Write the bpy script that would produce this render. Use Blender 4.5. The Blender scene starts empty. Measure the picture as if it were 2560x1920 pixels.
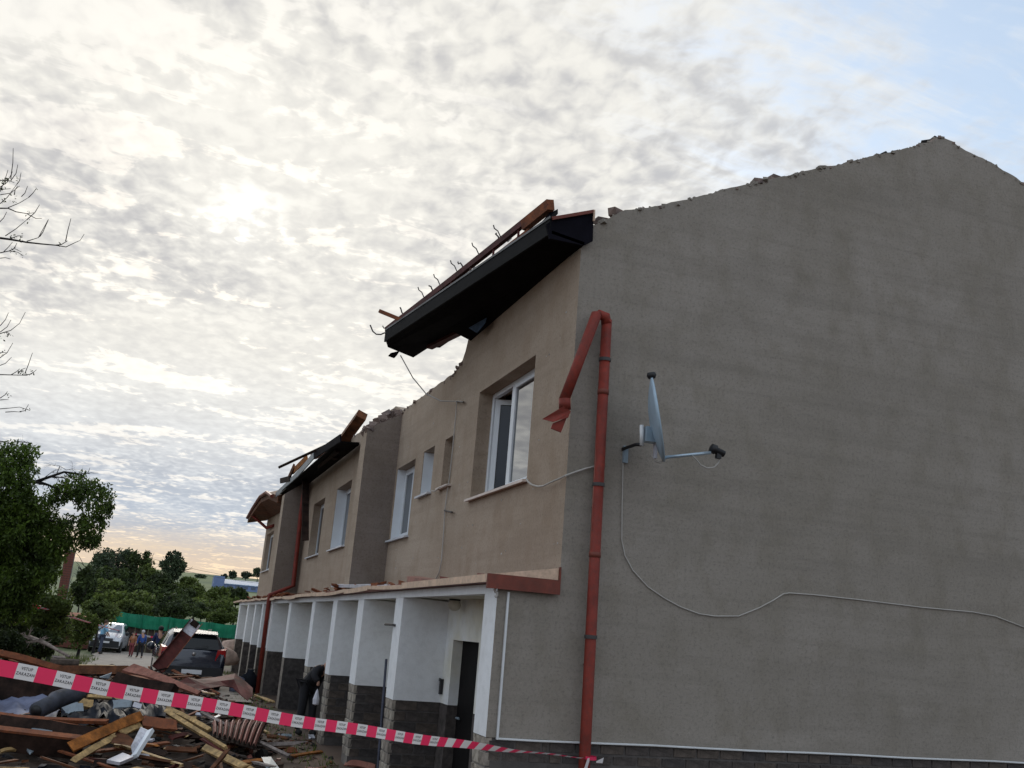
import bpy, bmesh, math, random
import numpy as np
from mathutils import Vector, Matrix, noise as mnoise
random.seed(7); rng = np.random.default_rng(11)
SC = bpy.context.scene; COL = SC.collection
# ------------------------------------------------------------------ camera
EYE = Vector((0.0, 0.0, 2.05))
FOC = 2400.0                                   # focal length for a 2560 px wide picture
PIT, ROL, YAW = (math.radians(a) for a in (14.739, 4.638, 18.61))
_f = Vector((math.sin(YAW)*math.cos(PIT), math.cos(YAW)*math.cos(PIT), math.sin(PIT)))
_r = Vector((math.cos(YAW), -math.sin(YAW), 0)); _u = _r.cross(_f)
CR = _r*math.cos(ROL)+_u*math.sin(ROL); CU = -_r*math.sin(ROL)+_u*math.cos(ROL); CF = _f
cam = bpy.data.cameras.new('camera'); camo = bpy.data.objects.new('camera', cam); COL.objects.link(camo)
camo.matrix_world = Matrix(((CR.x, CU.x, -CF.x, EYE.x), (CR.y, CU.y, -CF.y, EYE.y), (CR.z, CU.z, -CF.z, EYE.z), (0, 0, 0, 1)))
cam.sensor_width = 36; cam.lens = FOC/2560*36; cam.clip_end = 5000; cam.clip_start = 0.1
SC.camera = camo
# ------------------------------------------------------------------ sky, sun, exposure
SUN_AZ, SUN_EL = math.radians(1.3), math.radians(22.1)         # azimuth from +Y towards +X
SUND = Vector((math.sin(SUN_AZ)*math.cos(SUN_EL), math.cos(SUN_AZ)*math.cos(SUN_EL), math.sin(SUN_EL)))
SC.view_settings.view_transform = 'Standard'; SC.view_settings.look = 'None'
SC.view_settings.gamma = 1; SC.view_settings.exposure = 0.25; SC.view_settings.use_curve_mapping = False
W = bpy.data.worlds.new('World'); SC.world = W; W.use_nodes = True
nt = W.node_tree; nt.nodes.clear()
def N(t, **k):
    n = nt.nodes.new(t)
    for a, b in k.items(): setattr(n, a, b)
    return n
def L(a, b): nt.links.new(a, b)
def val(v):
    n = N('ShaderNodeValue'); n.outputs[0].default_value = v; return n.outputs[0]
def M(op, a, b=None, c=None, clamp=False):
    n = N('ShaderNodeMath', operation=op); n.use_clamp = clamp
    for i, s in enumerate((a, b, c)):
        if s is None: continue
        if isinstance(s, (int, float)): n.inputs[i].default_value = s
        else: L(s, n.inputs[i])
    return n.outputs[0]
def MR(x, a, b, c=0.0, d=1.0, smooth=True):
    n = N('ShaderNodeMapRange'); n.interpolation_type = 'SMOOTHSTEP' if smooth else 'LINEAR'
    L(x, n.inputs[0]); n.inputs[1].default_value = a; n.inputs[2].default_value = b; n.inputs[3].default_value = c; n.inputs[4].default_value = d
    return n.outputs[0]
def DOT(v, d):
    n = N('ShaderNodeVectorMath', operation='DOT_PRODUCT'); L(v, n.inputs[0]); n.inputs[1].default_value = d; return n.outputs['Value']
def MIXC(f, a, b):
    n = N('ShaderNodeMix', data_type='RGBA'); L(f, n.inputs[0])
    for s, i in ((a, 6), (b, 7)):
        if isinstance(s, tuple): n.inputs[i].default_value = s
        else: L(s, n.inputs[i])
    return n.outputs[2]
tc = N('ShaderNodeTexCoord'); D_ = tc.outputs['Generated']
sx = N('ShaderNodeSeparateXYZ'); L(D_, sx.inputs[0])
zc = M('MAXIMUM', sx.outputs[2], 0.0); den = M('ADD', zc, 0.10)
pxx = M('DIVIDE', sx.outputs[0], den); pyy = M('DIVIDE', sx.outputs[1], den)
cp = N('ShaderNodeCombineXYZ'); L(pxx, cp.inputs[0]); L(pyy, cp.inputs[1])
def NOISE(vec, scale, det=5, rough=0.55, dist=0.0, sc=(1, 1, 1), off=(0, 0, 0), rot=0.0):
    m = N('ShaderNodeMapping'); L(vec, m.inputs[0]); m.inputs['Scale'].default_value = sc; m.inputs['Location'].default_value = off; m.inputs['Rotation'].default_value = (0, 0, rot)
    n = N('ShaderNodeTexNoise'); L(m.outputs[0], n.inputs['Vector'])
    n.inputs['Scale'].default_value = scale; n.inputs['Detail'].default_value = det; n.inputs['Roughness'].default_value = rough; n.inputs['Distortion'].default_value = dist
    return n.outputs[0]
big = NOISE(cp.outputs[0], 0.75, 4, 0.55, 0.4, off=(3.1, 1.7, 0))
mid = NOISE(cp.outputs[0], 5.5, 4, 0.55, 0.6, sc=(1.0, 1.0, 1), off=(0.4, 5.2, 0), rot=0.35)
fine = NOISE(cp.outputs[0], 22.0, 3, 0.5, 0.30, sc=(1.15, 0.90, 1), off=(7.4, 0.2, 0), rot=0.35)
wisp = NOISE(cp.outputs[0], 3.6, 7, 0.68, 0.9, sc=(0.55, 1.3, 1), off=(1.4, 9.2, 0), rot=0.6)
sun_d = DOT(D_, tuple(SUND))
glow = M('POWER', M('MAXIMUM', sun_d, 0.0), 30.0); core = M('POWER', M('MAXIMUM', sun_d, 0.0), 2200.0)
wide = MR(sun_d, -0.4, 1.0, 0.0, 1.0, False)
# thickness of the cloud sheet -> light and grey ripples
tex = M('ADD', M('MULTIPLY', mid, 0.40), M('ADD', M('MULTIPLY', fine, 0.44), M('MULTIPLY', big, 0.30)))
tex = M('ADD', tex, M('ADD', MR(sx.outputs[2], 0.42, 0.28, 0.0, 0.042), MR(sx.outputs[2], 0.20, 0.08, 0.0, 0.040)))
grey = MR(tex, 0.48, 0.75)
grey = M('MULTIPLY', grey, MR(big, 0.36, 0.60, 0.40, 1.0))
hi = MIXC(MR(sx.outputs[2], 0.05, 0.10), (0.74, 0.59, 0.42, 1), MIXC(MR(sx.outputs[2], 0.10, 0.27), (0.66, 0.685, 0.71, 1), (0.775, 0.755, 0.70, 1)))
hi = MIXC(MR(wide, 0.70, 0.985), (0.68, 0.76, 0.86, 1), hi)
lo = MIXC(MR(wide, 0.70, 1.0), (0.53, 0.595, 0.68, 1), (0.475, 0.47, 0.475, 1))
lo = MIXC(MR(sx.outputs[2], 0.08, 0.20), (0.41, 0.46, 0.535, 1), lo)
lo = MIXC(MR(sx.outputs[2], 0.04, 0.09), (0.66, 0.535, 0.42, 1), lo)
ccol = MIXC(grey, hi, lo)
gl = N('ShaderNodeMix', data_type='RGBA', blend_type='ADD'); gl.inputs[0].default_value = 1.0
L(ccol, gl.inputs[6])
gv = M('MULTIPLY', M('ADD', M('MULTIPLY', glow, 0.05), M('MULTIPLY', core, 0.34)), M('SUBTRACT', 1.15, MR(tex, 0.44, 0.60, 0.0, 1.0)))
gc = N('ShaderNodeVectorMath', operation='SCALE'); gc.inputs[0].default_value = (1.0, 0.98, 0.92); L(gv, gc.inputs['Scale'])
L(gc.outputs[0], gl.inputs[7])
# cover: full sheet round the sun, torn and thin away from it
right = DOT(D_, (0.80, 0.25, 0.55))
upl = DOT(D_, (-0.17, 0.858, 0.485))
thin = M('ADD', MR(right, 0.72, 0.99, 0.0, 0.55), MR(upl, 0.985, 1.0, 0.0, 0.26))
cover = M('SUBTRACT', M('ADD', M('MULTIPLY', wisp, 1.0), M('ADD', M('MULTIPLY', mid, 0.45), M('MULTIPLY', fine, 0.30))), M('MULTIPLY', thin, 0.62))
cmask = M('MAXIMUM', MR(cover, 0.50, 0.84, 0.15, 1.0), MR(sun_d, 0.84, 0.94, 0.0, 0.94))
sky = N('ShaderNodeTexSky', sky_type='NISHITA'); sky.sun_disc = False; sky.sun_elevation = SUN_EL; sky.sun_rotation = SUN_AZ
sky.air_density = 1.2; sky.dust_density = 1.6; sky.ozone_density = 1.0
b1 = N('ShaderNodeBackground'); b1.inputs[1].default_value = 0.10
sk = N('ShaderNodeMix', data_type='RGBA', blend_type='ADD'); sk.inputs[0].default_value = 1.0
L(sky.outputs[0], sk.inputs[6]); sk.inputs[7].default_value = (1.9, 2.45, 3.1, 1)      # thin veil of high cloud over the blue
L(sk.outputs[2], b1.inputs[0])
b2 = N('ShaderNodeBackground'); L(gl.outputs[2], b2.inputs[0]); b2.inputs[1].default_value = 1.0
mx = N('ShaderNodeMixShader'); L(cmask, mx.inputs[0]); L(b1.outputs[0], mx.inputs[1]); L(b2.outputs[0], mx.inputs[2])
wo = N('ShaderNodeOutputWorld'); L(mx.outputs[0], wo.inputs[0])
sl = bpy.data.lights.new('sun', 'SUN'); sl.energy = 0.8; sl.angle = math.radians(14); sl.color = (1.0, 0.93, 0.82)
so = bpy.data.objects.new('sun', sl); COL.objects.link(so); so.rotation_euler = SUND.to_track_quat('Z', 'Y').to_euler(); so.location = (0, 0, 40)

# ------------------------------------------------------------------ helpers
ORG = {}
def at_dir(px, py):
    return (CR*((px-1280)/FOC) - CU*((py-960)/FOC) + CF)
def onY(px, py, y): d = at_dir(px, py); return EYE + d*(y/d.y)
def onX(px, py, x): d = at_dir(px, py); return EYE + d*(x/d.x)
def onZ(px, py, z): d = at_dir(px, py); return EYE + d*((z-EYE.z)/d.z)
def k1(x, y): return (x*.28933, 1500+y*.28933)
def k2(x, y): return (400+x*.28933, 1500+y*.28933)
def k4(x, y): return (560+x*.31348, 980+y*.31348)
def k5(x, y): return (900+x*.28933, 460+y*.28933)
def k6(x, y): return (900+x*.37361, 880+y*.37361)
def k7(x, y): return (1300+x*.27723, 780+y*.27723)
def k8(x, y): return (860+x*.30741, 1420+y*.30741)
def k9(x, y): return (1440+x*.50633, 300+y*.50633)
def tag(o, label=None, cat=None, group=None, kind=None):
    if label: o['label'] = label
    if cat: o['category'] = cat
    if group: o['group'] = group
    if kind: o['kind'] = kind
    return o
def thing(name, loc, label, cat, group=None, rz=0.0):
    o = bpy.data.objects.new(name, None); COL.objects.link(o); o.location = loc; o.rotation_euler = (0, 0, rz)
    o.empty_display_size = 0.2; ORG[o.name] = Vector(loc) if rz == 0.0 else Vector((0, 0, 0))
    return tag(o, label, cat, group)
def link(name, me, parent=None, loc=None):
    o = bpy.data.objects.new(name, me); COL.objects.link(o)
    if parent is not None:
        o.parent = parent; ORG[o.name] = ORG[parent.name]
    if loc is not None: o.location = loc
    return o
def meshdata(name, v, f, mats, mi=None, smooth=False):
    me = bpy.data.meshes.new(name); me.from_pydata([tuple(p) for p in v], [], f)
    for m in mats: me.materials.append(m)
    if mi is not None and len(mats) > 1: me.polygons.foreach_set('material_index', np.array(mi, dtype=np.int32))
    if smooth: me.polygons.foreach_set('use_smooth', np.ones(len(f), dtype=bool))
    me.update(); return me
class MB:
    def __init__(s): s.v = []; s.f = []; s.m = []
    def face(s, pts, mi=0):
        b = len(s.v); s.v += [Vector(p) for p in pts]; s.f.append(tuple(range(b, b+len(pts)))); s.m.append(mi); return s
    def hexa(s, p, mi=0):                   # 8 corners: bottom ring 0-3, top ring 4-7
        b = len(s.v); s.v += [Vector(q) for q in p]
        for q in ((3, 2, 1, 0), (4, 5, 6, 7), (0, 1, 5, 4), (1, 2, 6, 5), (2, 3, 7, 6), (3, 0, 4, 7)):
            s.f.append(tuple(b+i for i in q)); s.m.append(mi)
        return s
    def box(s, a, b, mi=0):
        (x0, y0, z0), (x1, y1, z1) = a, b
        return s.hexa([(x0, y0, z0), (x1, y0, z0), (x1, y1, z0), (x0, y1, z0), (x0, y0, z1), (x1, y0, z1), (x1, y1, z1), (x0, y1, z1)], mi)
    def beam(s, p0, p1, w, t, n=(0, 0, 1), mi=0, w1=None, jag=0.0, segs=1, bend=0.0, wob=0.0, side=0.0):
        p0, p1 = Vector(p0), Vector(p1); d = (p1-p0).normalized(); n = Vector(n); n = (n-d*n.dot(d)).normalized(); s_ = d.cross(n)
        w1 = w if w1 is None else w1; b = len(s.v)
        for i in range(segs+1):
            k = i/segs; c = p0.lerp(p1, k) + n*(bend*math.sin(math.pi*k)); ww = w+(w1-w)*k
            for q, (a, bb) in enumerate(((-1, -1), (1, -1), (1, 1), (-1, 1))):
                j = random.uniform(-jag, jag) if i in (0, segs) else 0; e = random.uniform(-wob, wob) if wob else 0
                s.v.append(c + s_*(a*ww/2*(1+e)) + n*(bb*t/2) + d*j + s_*(side*math.sin(math.pi*k)))
        for i in range(segs):
            o = b+4*i
            for q in range(4):
                r = (q+1) % 4; s.f.append((o+q, o+r, o+4+r, o+4+q)); s.m.append(mi)
        s.f.append((b+3, b+2, b+1, b)); s.m.append(mi); o = b+4*segs; s.f.append((o, o+1, o+2, o+3)); s.m.append(mi)
        return s
    def tube(s, pts, r, seg=8, mi=0, caps=True):
        pts = [Vector(p) for p in pts]; n = len(pts); rs = r if isinstance(r, (list, tuple)) else [r]*n; b = len(s.v); ref = None
        for i, p in enumerate(pts):
            d = (pts[min(i+1, n-1)]-pts[max(i-1, 0)])
            d = d.normalized() if d.length > 1e-9 else Vector((0, 0, 1))
            if ref is None:
                ref = Vector((0, 0, 1)) if abs(d.z) < 0.9 else Vector((1, 0, 0))
            a = (ref-d*ref.dot(d)).normalized(); ref = a; c = d.cross(a)
            for k in range(seg):
                t = 2*math.pi*k/seg; s.v.append(p+(a*math.cos(t)+c*math.sin(t))*rs[i])
        for i in range(n-1):
            for k in range(seg):
                q = (k+1) % seg; s.f.append((b+i*seg+k, b+i*seg+q, b+(i+1)*seg+q, b+(i+1)*seg+k)); s.m.append(mi)
        if caps:
            s.f.append(tuple(b+k for k in reversed(range(seg)))); s.m.append(mi)
            s.f.append(tuple(b+(n-1)*seg+k for k in range(seg))); s.m.append(mi)
        return s
    def prism(s, poly, d, mi=0):
        d = Vector(d); n = len(poly); b = len(s.v); s.v += [Vector(p) for p in poly]+[Vector(p)+d for p in poly]
        s.f.append(tuple(range(b+n-1, b-1, -1))); s.m.append(mi); s.f.append(tuple(range(b+n, b+2*n))); s.m.append(mi)
        for i in range(n):
            j = (i+1) % n; s.f.append((b+i, b+j, b+n+j, b+n+i)); s.m.append(mi)
        return s
    def chunk(s, c, r, mi=0, sq=(1, 1, 1)):
        c = Vector(c); b = len(s.v); fl_ = max(sq)/min(sq) > 1.9; R = Matrix.Rotation(random.uniform(0, 6.3), 3, Vector((random.gauss(0, 1), random.gauss(0, 1), random.gauss(0, 1))).normalized()) if not fl_ else Matrix.Rotation(random.gauss(0, .18), 3, 'X') @ Matrix.Rotation(random.gauss(0, .18), 3, 'Y') @ Matrix.Rotation(random.uniform(0, 6.3), 3, 'Z')
        for z in (-1, 1):
            for x, y in ((-1, -1), (1, -1), (1, 1), (-1, 1)):
                s.v.append(c + R @ Vector((x*sq[0]*r*random.uniform(.55, 1), y*sq[1]*r*random.uniform(.55, 1), z*sq[2]*r*random.uniform(.55, 1))))
        for q in ((3, 2, 1, 0), (4, 5, 6, 7), (0, 1, 5, 4), (1, 2, 6, 5), (2, 3, 7, 6), (3, 0, 4, 7)):
            s.f.append(tuple(b+i for i in q)); s.m.append(mi)
        return s
    def lathe(s, c, axis, prof, seg=20, mi=0, sx=1.0):
        axis = Vector(axis).normalized(); c = Vector(c); ref = Vector((0, 0, 1)) if abs(axis.z) < .9 else Vector((1, 0, 0))
        a = (ref-axis*ref.dot(axis)).normalized(); e = axis.cross(a); b = len(s.v)
        for (r, h) in prof:
            for k in range(seg):
                t = 2*math.pi*k/seg; s.v.append(c+axis*h+(a*math.cos(t)+e*math.sin(t)*sx)*max(r, 1e-4))
        for i in range(len(prof)-1):
            for k in range(seg):
                q = (k+1) % seg; s.f.append((b+i*seg+k, b+i*seg+q, b+(i+1)*seg+q, b+(i+1)*seg+k)); s.m.append(mi)
        return s
    def build(s, name, mats, parent=None, smooth=False, local=False):
        if not isinstance(mats, (list, tuple)): mats = [mats]
        if parent is not None: o = ORG[parent.name] if not local else Vector((0, 0, 0))
        else:
            mn = [min(p[i] for p in s.v) for i in range(3)]; mxx = [max(p[i] for p in s.v) for i in range(3)]
            o = Vector(((mn[0]+mxx[0])/2, (mn[1]+mxx[1])/2, mn[2]))
        me = meshdata(name, [p-o for p in s.v], s.f, mats, s.m, smooth)
        ob = link(name, me, parent)
        if parent is None: ob.location = o; ORG[ob.name] = o
        return ob
def bevel(ob, w=0.004, seg=1):
    m = ob.modifiers.new('bevel', 'BEVEL'); m.width = w; m.segments = seg; m.limit_method = 'ANGLE'; return ob

# ------------------------------------------------------------------ materials
MAT = {}
def mat(name, col, rough=0.75, metal=0.0, var=0.18, scale=3.0, bump=0.0, bscale=40.0, spec=0.4, col2=None, stretch=(1, 1, 1), trans=0.0, coat=0.0, island=0.0, ior=None, dirt=0.0):
    if name in MAT: return MAT[name]
    m = bpy.data.materials.new(name); m.use_nodes = True; t = m.node_tree; p = t.nodes['Principled BSDF']
    p.inputs['Roughness'].default_value = rough; p.inputs['Metallic'].default_value = metal; p.inputs['Specular IOR Level'].default_value = spec
    if ior: p.inputs['IOR'].default_value = ior
    if coat: p.inputs['Coat Weight'].default_value = coat; p.inputs['Coat Roughness'].default_value = 0.06
    tcn = t.nodes.new('ShaderNodeTexCoord'); mp = t.nodes.new('ShaderNodeMapping'); mp.inputs['Scale'].default_value = stretch
    t.links.new(tcn.outputs['Object'], mp.inputs[0])
    nz = t.nodes.new('ShaderNodeTexNoise'); nz.inputs['Scale'].default_value = scale; nz.inputs['Detail'].default_value = 6; nz.inputs['Roughness'].default_value = 0.6
    t.links.new(mp.outputs[0], nz.inputs['Vector'])
    rp = t.nodes.new('ShaderNodeValToRGB'); c2 = col2 if col2 else tuple(c*(1-2*var) for c in col)
    rp.color_ramp.elements[0].position = 0.32; rp.color_ramp.elements[1].position = 0.68
    rp.color_ramp.elements[0].color = (*c2, 1); rp.color_ramp.elements[1].color = (*(tuple(min(1, c*(1+var*.6)) for c in col) if not col2 else col), 1)
    t.links.new(nz.outputs[0], rp.inputs[0]); out = rp.outputs[0]
    if dirt:
        n3 = t.nodes.new('ShaderNodeTexNoise'); n3.inputs['Scale'].default_value = scale*4.5; n3.inputs['Detail'].default_value = 8; n3.inputs['Roughness'].default_value = .7; t.links.new(mp.outputs[0], n3.inputs['Vector'])
        m3 = t.nodes.new('ShaderNodeMapRange'); m3.inputs[1].default_value = .45; m3.inputs[2].default_value = .66; m3.inputs[3].default_value = 0; m3.inputs[4].default_value = dirt; t.links.new(n3.outputs[0], m3.inputs[0])
        x3 = t.nodes.new('ShaderNodeMix'); x3.data_type = 'RGBA'; t.links.new(m3.outputs[0], x3.inputs[0]); t.links.new(out, x3.inputs[6]); x3.inputs[7].default_value = (.045, .036, .03, 1); out = x3.outputs[2]
    if island:
        g = t.nodes.new('ShaderNodeNewGeometry'); hs = t.nodes.new('ShaderNodeHueSaturation'); mr = t.nodes.new('ShaderNodeMapRange')
        mr.inputs[3].default_value = 1-island; mr.inputs[4].default_value = 1+island; t.links.new(g.outputs['Random Per Island'], mr.inputs[0])
        t.links.new(mr.outputs[0], hs.inputs['Value']); t.links.new(out, hs.inputs['Color']); out = hs.outputs[0]
    t.links.new(out, p.inputs['Base Color'])
    if bump:
        nb = t.nodes.new('ShaderNodeTexNoise'); nb.inputs['Scale'].default_value = bscale; nb.inputs['Detail'].default_value = 5; t.links.new(mp.outputs[0], nb.inputs['Vector'])
        bp = t.nodes.new('ShaderNodeBump'); bp.inputs['Strength'].default_value = bump; bp.inputs['Distance'].default_value = 0.02
        t.links.new(nb.outputs[0], bp.inputs['Height']); t.links.new(bp.outputs[0], p.inputs['Normal'])
    if trans:
        tr = t.nodes.new('ShaderNodeBsdfTranslucent'); t.links.new(out, tr.inputs[0]); ms = t.nodes.new('ShaderNodeMixShader'); ms.inputs[0].default_value = trans
        t.links.new(p.outputs[0], ms.inputs[1]); t.links.new(tr.outputs[0], ms.inputs[2]); t.links.new(ms.outputs[0], t.nodes['Material Output'].inputs[0])
    MAT[name] = m; return m
def plaster(name, base, stain, light):
    m = bpy.data.materials.new(name); m.use_nodes = True; t = m.node_tree; p = t.nodes['Principled BSDF']; p.inputs['Roughness'].default_value = 0.93; p.inputs['Specular IOR Level'].default_value = 0.2
    tcn = t.nodes.new('ShaderNodeTexCoord')
    def nz(scale, det, rough, st=(1, 1, 1), off=(0, 0, 0), dist=0.0):
        mp = t.nodes.new('ShaderNodeMapping'); mp.inputs['Scale'].default_value = st; mp.inputs['Location'].default_value = off; t.links.new(tcn.outputs['Object'], mp.inputs[0])
        n = t.nodes.new('ShaderNodeTexNoise'); n.inputs['Scale'].default_value = scale; n.inputs['Detail'].default_value = det; n.inputs['Roughness'].default_value = rough; n.inputs['Distortion'].default_value = dist
        t.links.new(mp.outputs[0], n.inputs['Vector']); return n.outputs[0]
    def rng_(x, a, b, c, d):
        r = t.nodes.new('ShaderNodeMapRange'); t.links.new(x, r.inputs[0])
        for i, q in enumerate((a, b, c, d)): r.inputs[i+1].default_value = q
        return r.outputs[0]
    def mix(f, a, b):
        r = t.nodes.new('ShaderNodeMix'); r.data_type = 'RGBA'; t.links.new(f, r.inputs[0])
        for s_, i in ((a, 6), (b, 7)):
            if isinstance(s_, tuple): r.inputs[i].default_value = (*s_, 1)
            else: t.links.new(s_, r.inputs[i])
        return r.outputs[2]
    blot = nz(0.55, 5, 0.62, (1, 1, .8), dist=.4); med = nz(3.2, 6, 0.65, (1, 1, .7), (3, 1, 2)); grit = nz(30, 5, 0.85); drip = nz(1.6, 5, 0.6, (1.4, 1.4, .16), (1, 5, 3)); band = nz(1.3, 4, 0.6, (.35, .35, 1.6), (9, 2, 7))
    c = mix(rng_(blot, .38, .66, 0, 1), base, light)
    c = mix(rng_(med, .46, .72, 0, .55), c, stain)
    c = mix(rng_(drip, .58, .85, 0, .12), c, tuple(q*.72 for q in stain))
    c = mix(rng_(band, .46, .68, 0, .32), c, tuple(q*.80 for q in base)); trow = nz(1.0, 4, .6, (.35, .35, 6.5), (2, 8, 1), .6); c = mix(rng_(trow, .48, .64, 0, .30), c, tuple(q*.74 for q in base))
    c = mix(rng_(grit, .50, .66, 0, .52), c, tuple(q*.40 for q in base))
    c = mix(rng_(nz(30, 4, .7, off=(4, 4, 4)), .62, .74, 0, .35), c, tuple(min(1, q*1.6) for q in light))
    t.links.new(c, p.inputs['Base Color'])
    bp = t.nodes.new('ShaderNodeBump'); bp.inputs['Strength'].default_value = 0.6; bp.inputs['Distance'].default_value = 0.012
    t.links.new(grit, bp.inputs['Height']); t.links.new(bp.outputs[0], p.inputs['Normal'])
    MAT[name] = m; return m
P_GABLE = plaster('plaster_grey', (.265, .238, .204), (.195, .171, .132), (.310, .280, .247))
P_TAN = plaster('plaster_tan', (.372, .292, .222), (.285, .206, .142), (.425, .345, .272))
P_PIER_SHADE = plaster('plaster_brown_shaded', (.205, .168, .140), (.15, .12, .09), (.24, .20, .175))  # pier sides: shade and staining both put into a darker brown
P_WHITE = mat('white_wash', (.80, .82, .84), .85, var=.05, scale=2.2, bump=.15, bscale=60, col2=(.74, .75, .76), dirt=0.10)
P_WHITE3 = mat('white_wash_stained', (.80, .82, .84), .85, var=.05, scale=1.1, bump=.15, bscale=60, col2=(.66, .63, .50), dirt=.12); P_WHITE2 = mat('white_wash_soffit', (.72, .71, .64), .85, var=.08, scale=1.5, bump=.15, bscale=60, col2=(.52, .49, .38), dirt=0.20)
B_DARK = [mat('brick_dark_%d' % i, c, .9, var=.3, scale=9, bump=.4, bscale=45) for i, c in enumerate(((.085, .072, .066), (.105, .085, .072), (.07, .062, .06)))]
B_LIT = [mat('brick_lit_%d' % i, c, .9, var=.28, scale=9, bump=.4, bscale=45) for i, c in enumerate(((.34, .30, .25), (.40, .36, .30), (.27, .235, .20)))]  # bricks of the partition fronts: the light on them put into the colour
MORTAR = mat('mortar', (.10, .09, .085), .95, bump=.3); MORTAR_LIT = mat('mortar_lit', (.22, .20, .18), .95, bump=.3)  # second mortar is the paler copy for lit front faces
RAW = mat('raw_masonry', (.27, .20, .165), .95, var=.35, scale=6, bump=.6, bscale=25, col2=(.11, .085, .08))
CONC = mat('concrete', (.30, .29, .27), .9, bump=.3)
PIPE_R = mat('pipe_red_brown', (.225, .034, .022), .55, var=.2, scale=4, spec=.22, bump=.05, dirt=0.35)
TRIM_R = mat('trim_red_brown', (.19, .050, .034), .55, var=.15, scale=4, spec=.25, dirt=0.35)
BEIGE = mat('flashing_beige', (.66, .47, .34), .5, var=.12, scale=5, dirt=0.30)
SOFF = mat('soffit_black_board', (.006, .0055, .006), .8, var=.3, scale=4, spec=.05)
FASC = mat('fascia_dark', (.006, .0065, .008), .7, spec=.10, var=.3, scale=5, stretch=(1, .3, 1))
FASC2 = mat('drip_edge_grey', (.10, .105, .11), .5, var=.3); NAVY = mat('board_navy', (.006, .0055, .010), .75, var=.3, spec=.06)
GUT_R = mat('gutter_dark_red', (.085, .020, .018), .6, spec=.2, var=.3, scale=5)
FOIL = mat('foil_blue_grey', (.05, .085, .14), .6, spec=.15, var=.3, scale=6)
WIRE_D = mat('wire_dark', (.05, .045, .045), .5); CABLE = mat('cable_pale', (.42, .40, .37), .6, var=.08); CABLE_G = mat('cable_grey', (.33, .33, .32), .6, var=.1)
PVC = mat('pvc_white', (.74, .78, .82), .35, var=.04, scale=2); PVCC = mat('conduit_white', (.64, .66, .67), .45, var=.05)
GALV = mat('galvanised', (.42, .52, .60), .38, .55, var=.12, scale=8); DISHM = mat('dish_grey_blue', (.36, .47, .56), .42, .2, var=.08, scale=3)
BLKP = mat('plastic_black', (.014, .014, .016), .5, var=.2)
SILLM = mat('sill_tin', (.66, .56, .50), .45, var=.1); SILLW = mat('sill_pale', (.60, .62, .66), .45, var=.1)
GLASS = mat('pane_glass', (.012, .016, .022), .03, var=.05, spec=.5, ior=3.4)
GLASS3 = mat('pane_glass_upstairs', (.010, .015, .024), .04, var=.05, spec=.5, ior=1.8); GLASS2 = mat('pane_glass_open', (.010, .016, .030), .04, var=.05, spec=.5, ior=1.45); DARKIN = mat('room_dark', (.035, .033, .033), .95, var=.1); DOORD = mat('door_dark', (.008, .007, .007), .7, var=.2, spec=.1)
LAMPG = mat('lamp_glass', (.55, .52, .44), .3, var=.1)
W_BROWN = mat('wood_brown', (.16, .062, .028), .75, spec=.15, var=.35, scale=5, stretch=(1, 1, 1), bump=.25, dirt=0.50)
W_DARK = mat('wood_dark', (.034, .019, .014), .8, spec=.15, var=.4, scale=5, bump=.3)
W_ORANGE = mat('wood_orange', (.44, .16, .038), .7, spec=.15, var=.3, scale=6, bump=.2, dirt=0.45)
W_YELLOW = mat('wood_pale_yellow', (.55, .36, .15), .75, var=.3, scale=7, bump=.2, dirt=0.50)
W_RED = mat('wood_rust_red', (.29, .098, .042), .75, var=.3, scale=4, bump=.2, col2=(.14, .048, .026), spec=.15, dirt=0.50); W_SALM = mat('board_salmon', (.34, .15, .11), .75, var=.3, scale=4, bump=.2, col2=(.20, .075, .055), spec=.15, dirt=0.50)
W_GREY = mat('wood_grey', (.30, .25, .23), .8, var=.3, scale=6, dirt=0.50)
SHEET = mat('sheet_maroon', (.125, .036, .032), .7, .0, var=.35, scale=3, spec=.12, dirt=0.40)
TILE_R = mat('tile_sheet_red', (.33, .13, .10), .45, var=.25, scale=4, dirt=0.50)
PANEL = mat('panel_white', (.62, .62, .68), .4, var=.12, scale=3, dirt=0.30); PANELB = mat('panel_grey_blue', (.24, .29, .33), .45, var=.15, dirt=0.40)
TARP = mat('tarp_blue_grey', (.17, .19, .28), .55, var=.3, scale=2.2, col2=(.045, .055, .10), spec=.25)
BLKF = mat('plastic_sheet_black', (.016, .019, .028), .62, var=.4, scale=4, spec=.12)
ROLL = mat('roll_slate', (.055, .062, .085), .6, var=.3, scale=5, dirt=0.40)
STONE = [mat('rubble_%d' % i, c, .95, var=.3, scale=8, bump=.3) for i, c in enumerate(((.05, .034, .026), (.10, .062, .045), (.022, .02, .02), (.13, .105, .09)))]
EARTH = mat('earth', (.055, .036, .026), .95, var=.4, scale=1.7, bump=.6, bscale=12)
TAPE_R = mat('tape_red', (.86, .04, .13), .4, var=.04, scale=3, trans=.25); TAPE_W = mat('tape_white', (.74, .72, .72), .4, var=.04, scale=3, trans=.25); INK = mat('ink', (.06, .055, .06), .6, var=.1)
LEAF_N = mat('leaf_near', (.12, .19, .026), .6, var=.3, scale=1.3, trans=.5, island=.65, col2=(.026, .044, .010))
LEAF_D = mat('leaf_dark', (.070, .10, .024), .65, var=.35, scale=.9, trans=.25, island=.5, col2=(.014, .024, .009))
LEAF_M = mat('leaf_mid', (.155, .20, .042), .65, var=.3, scale=.6, trans=.3, island=.45, col2=(.045, .068, .02))
LEAF_L = mat('leaf_light', (.125, .165, .030), .65, var=.3, scale=.6, trans=.35, island=.35, col2=(.06, .09, .02))
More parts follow.
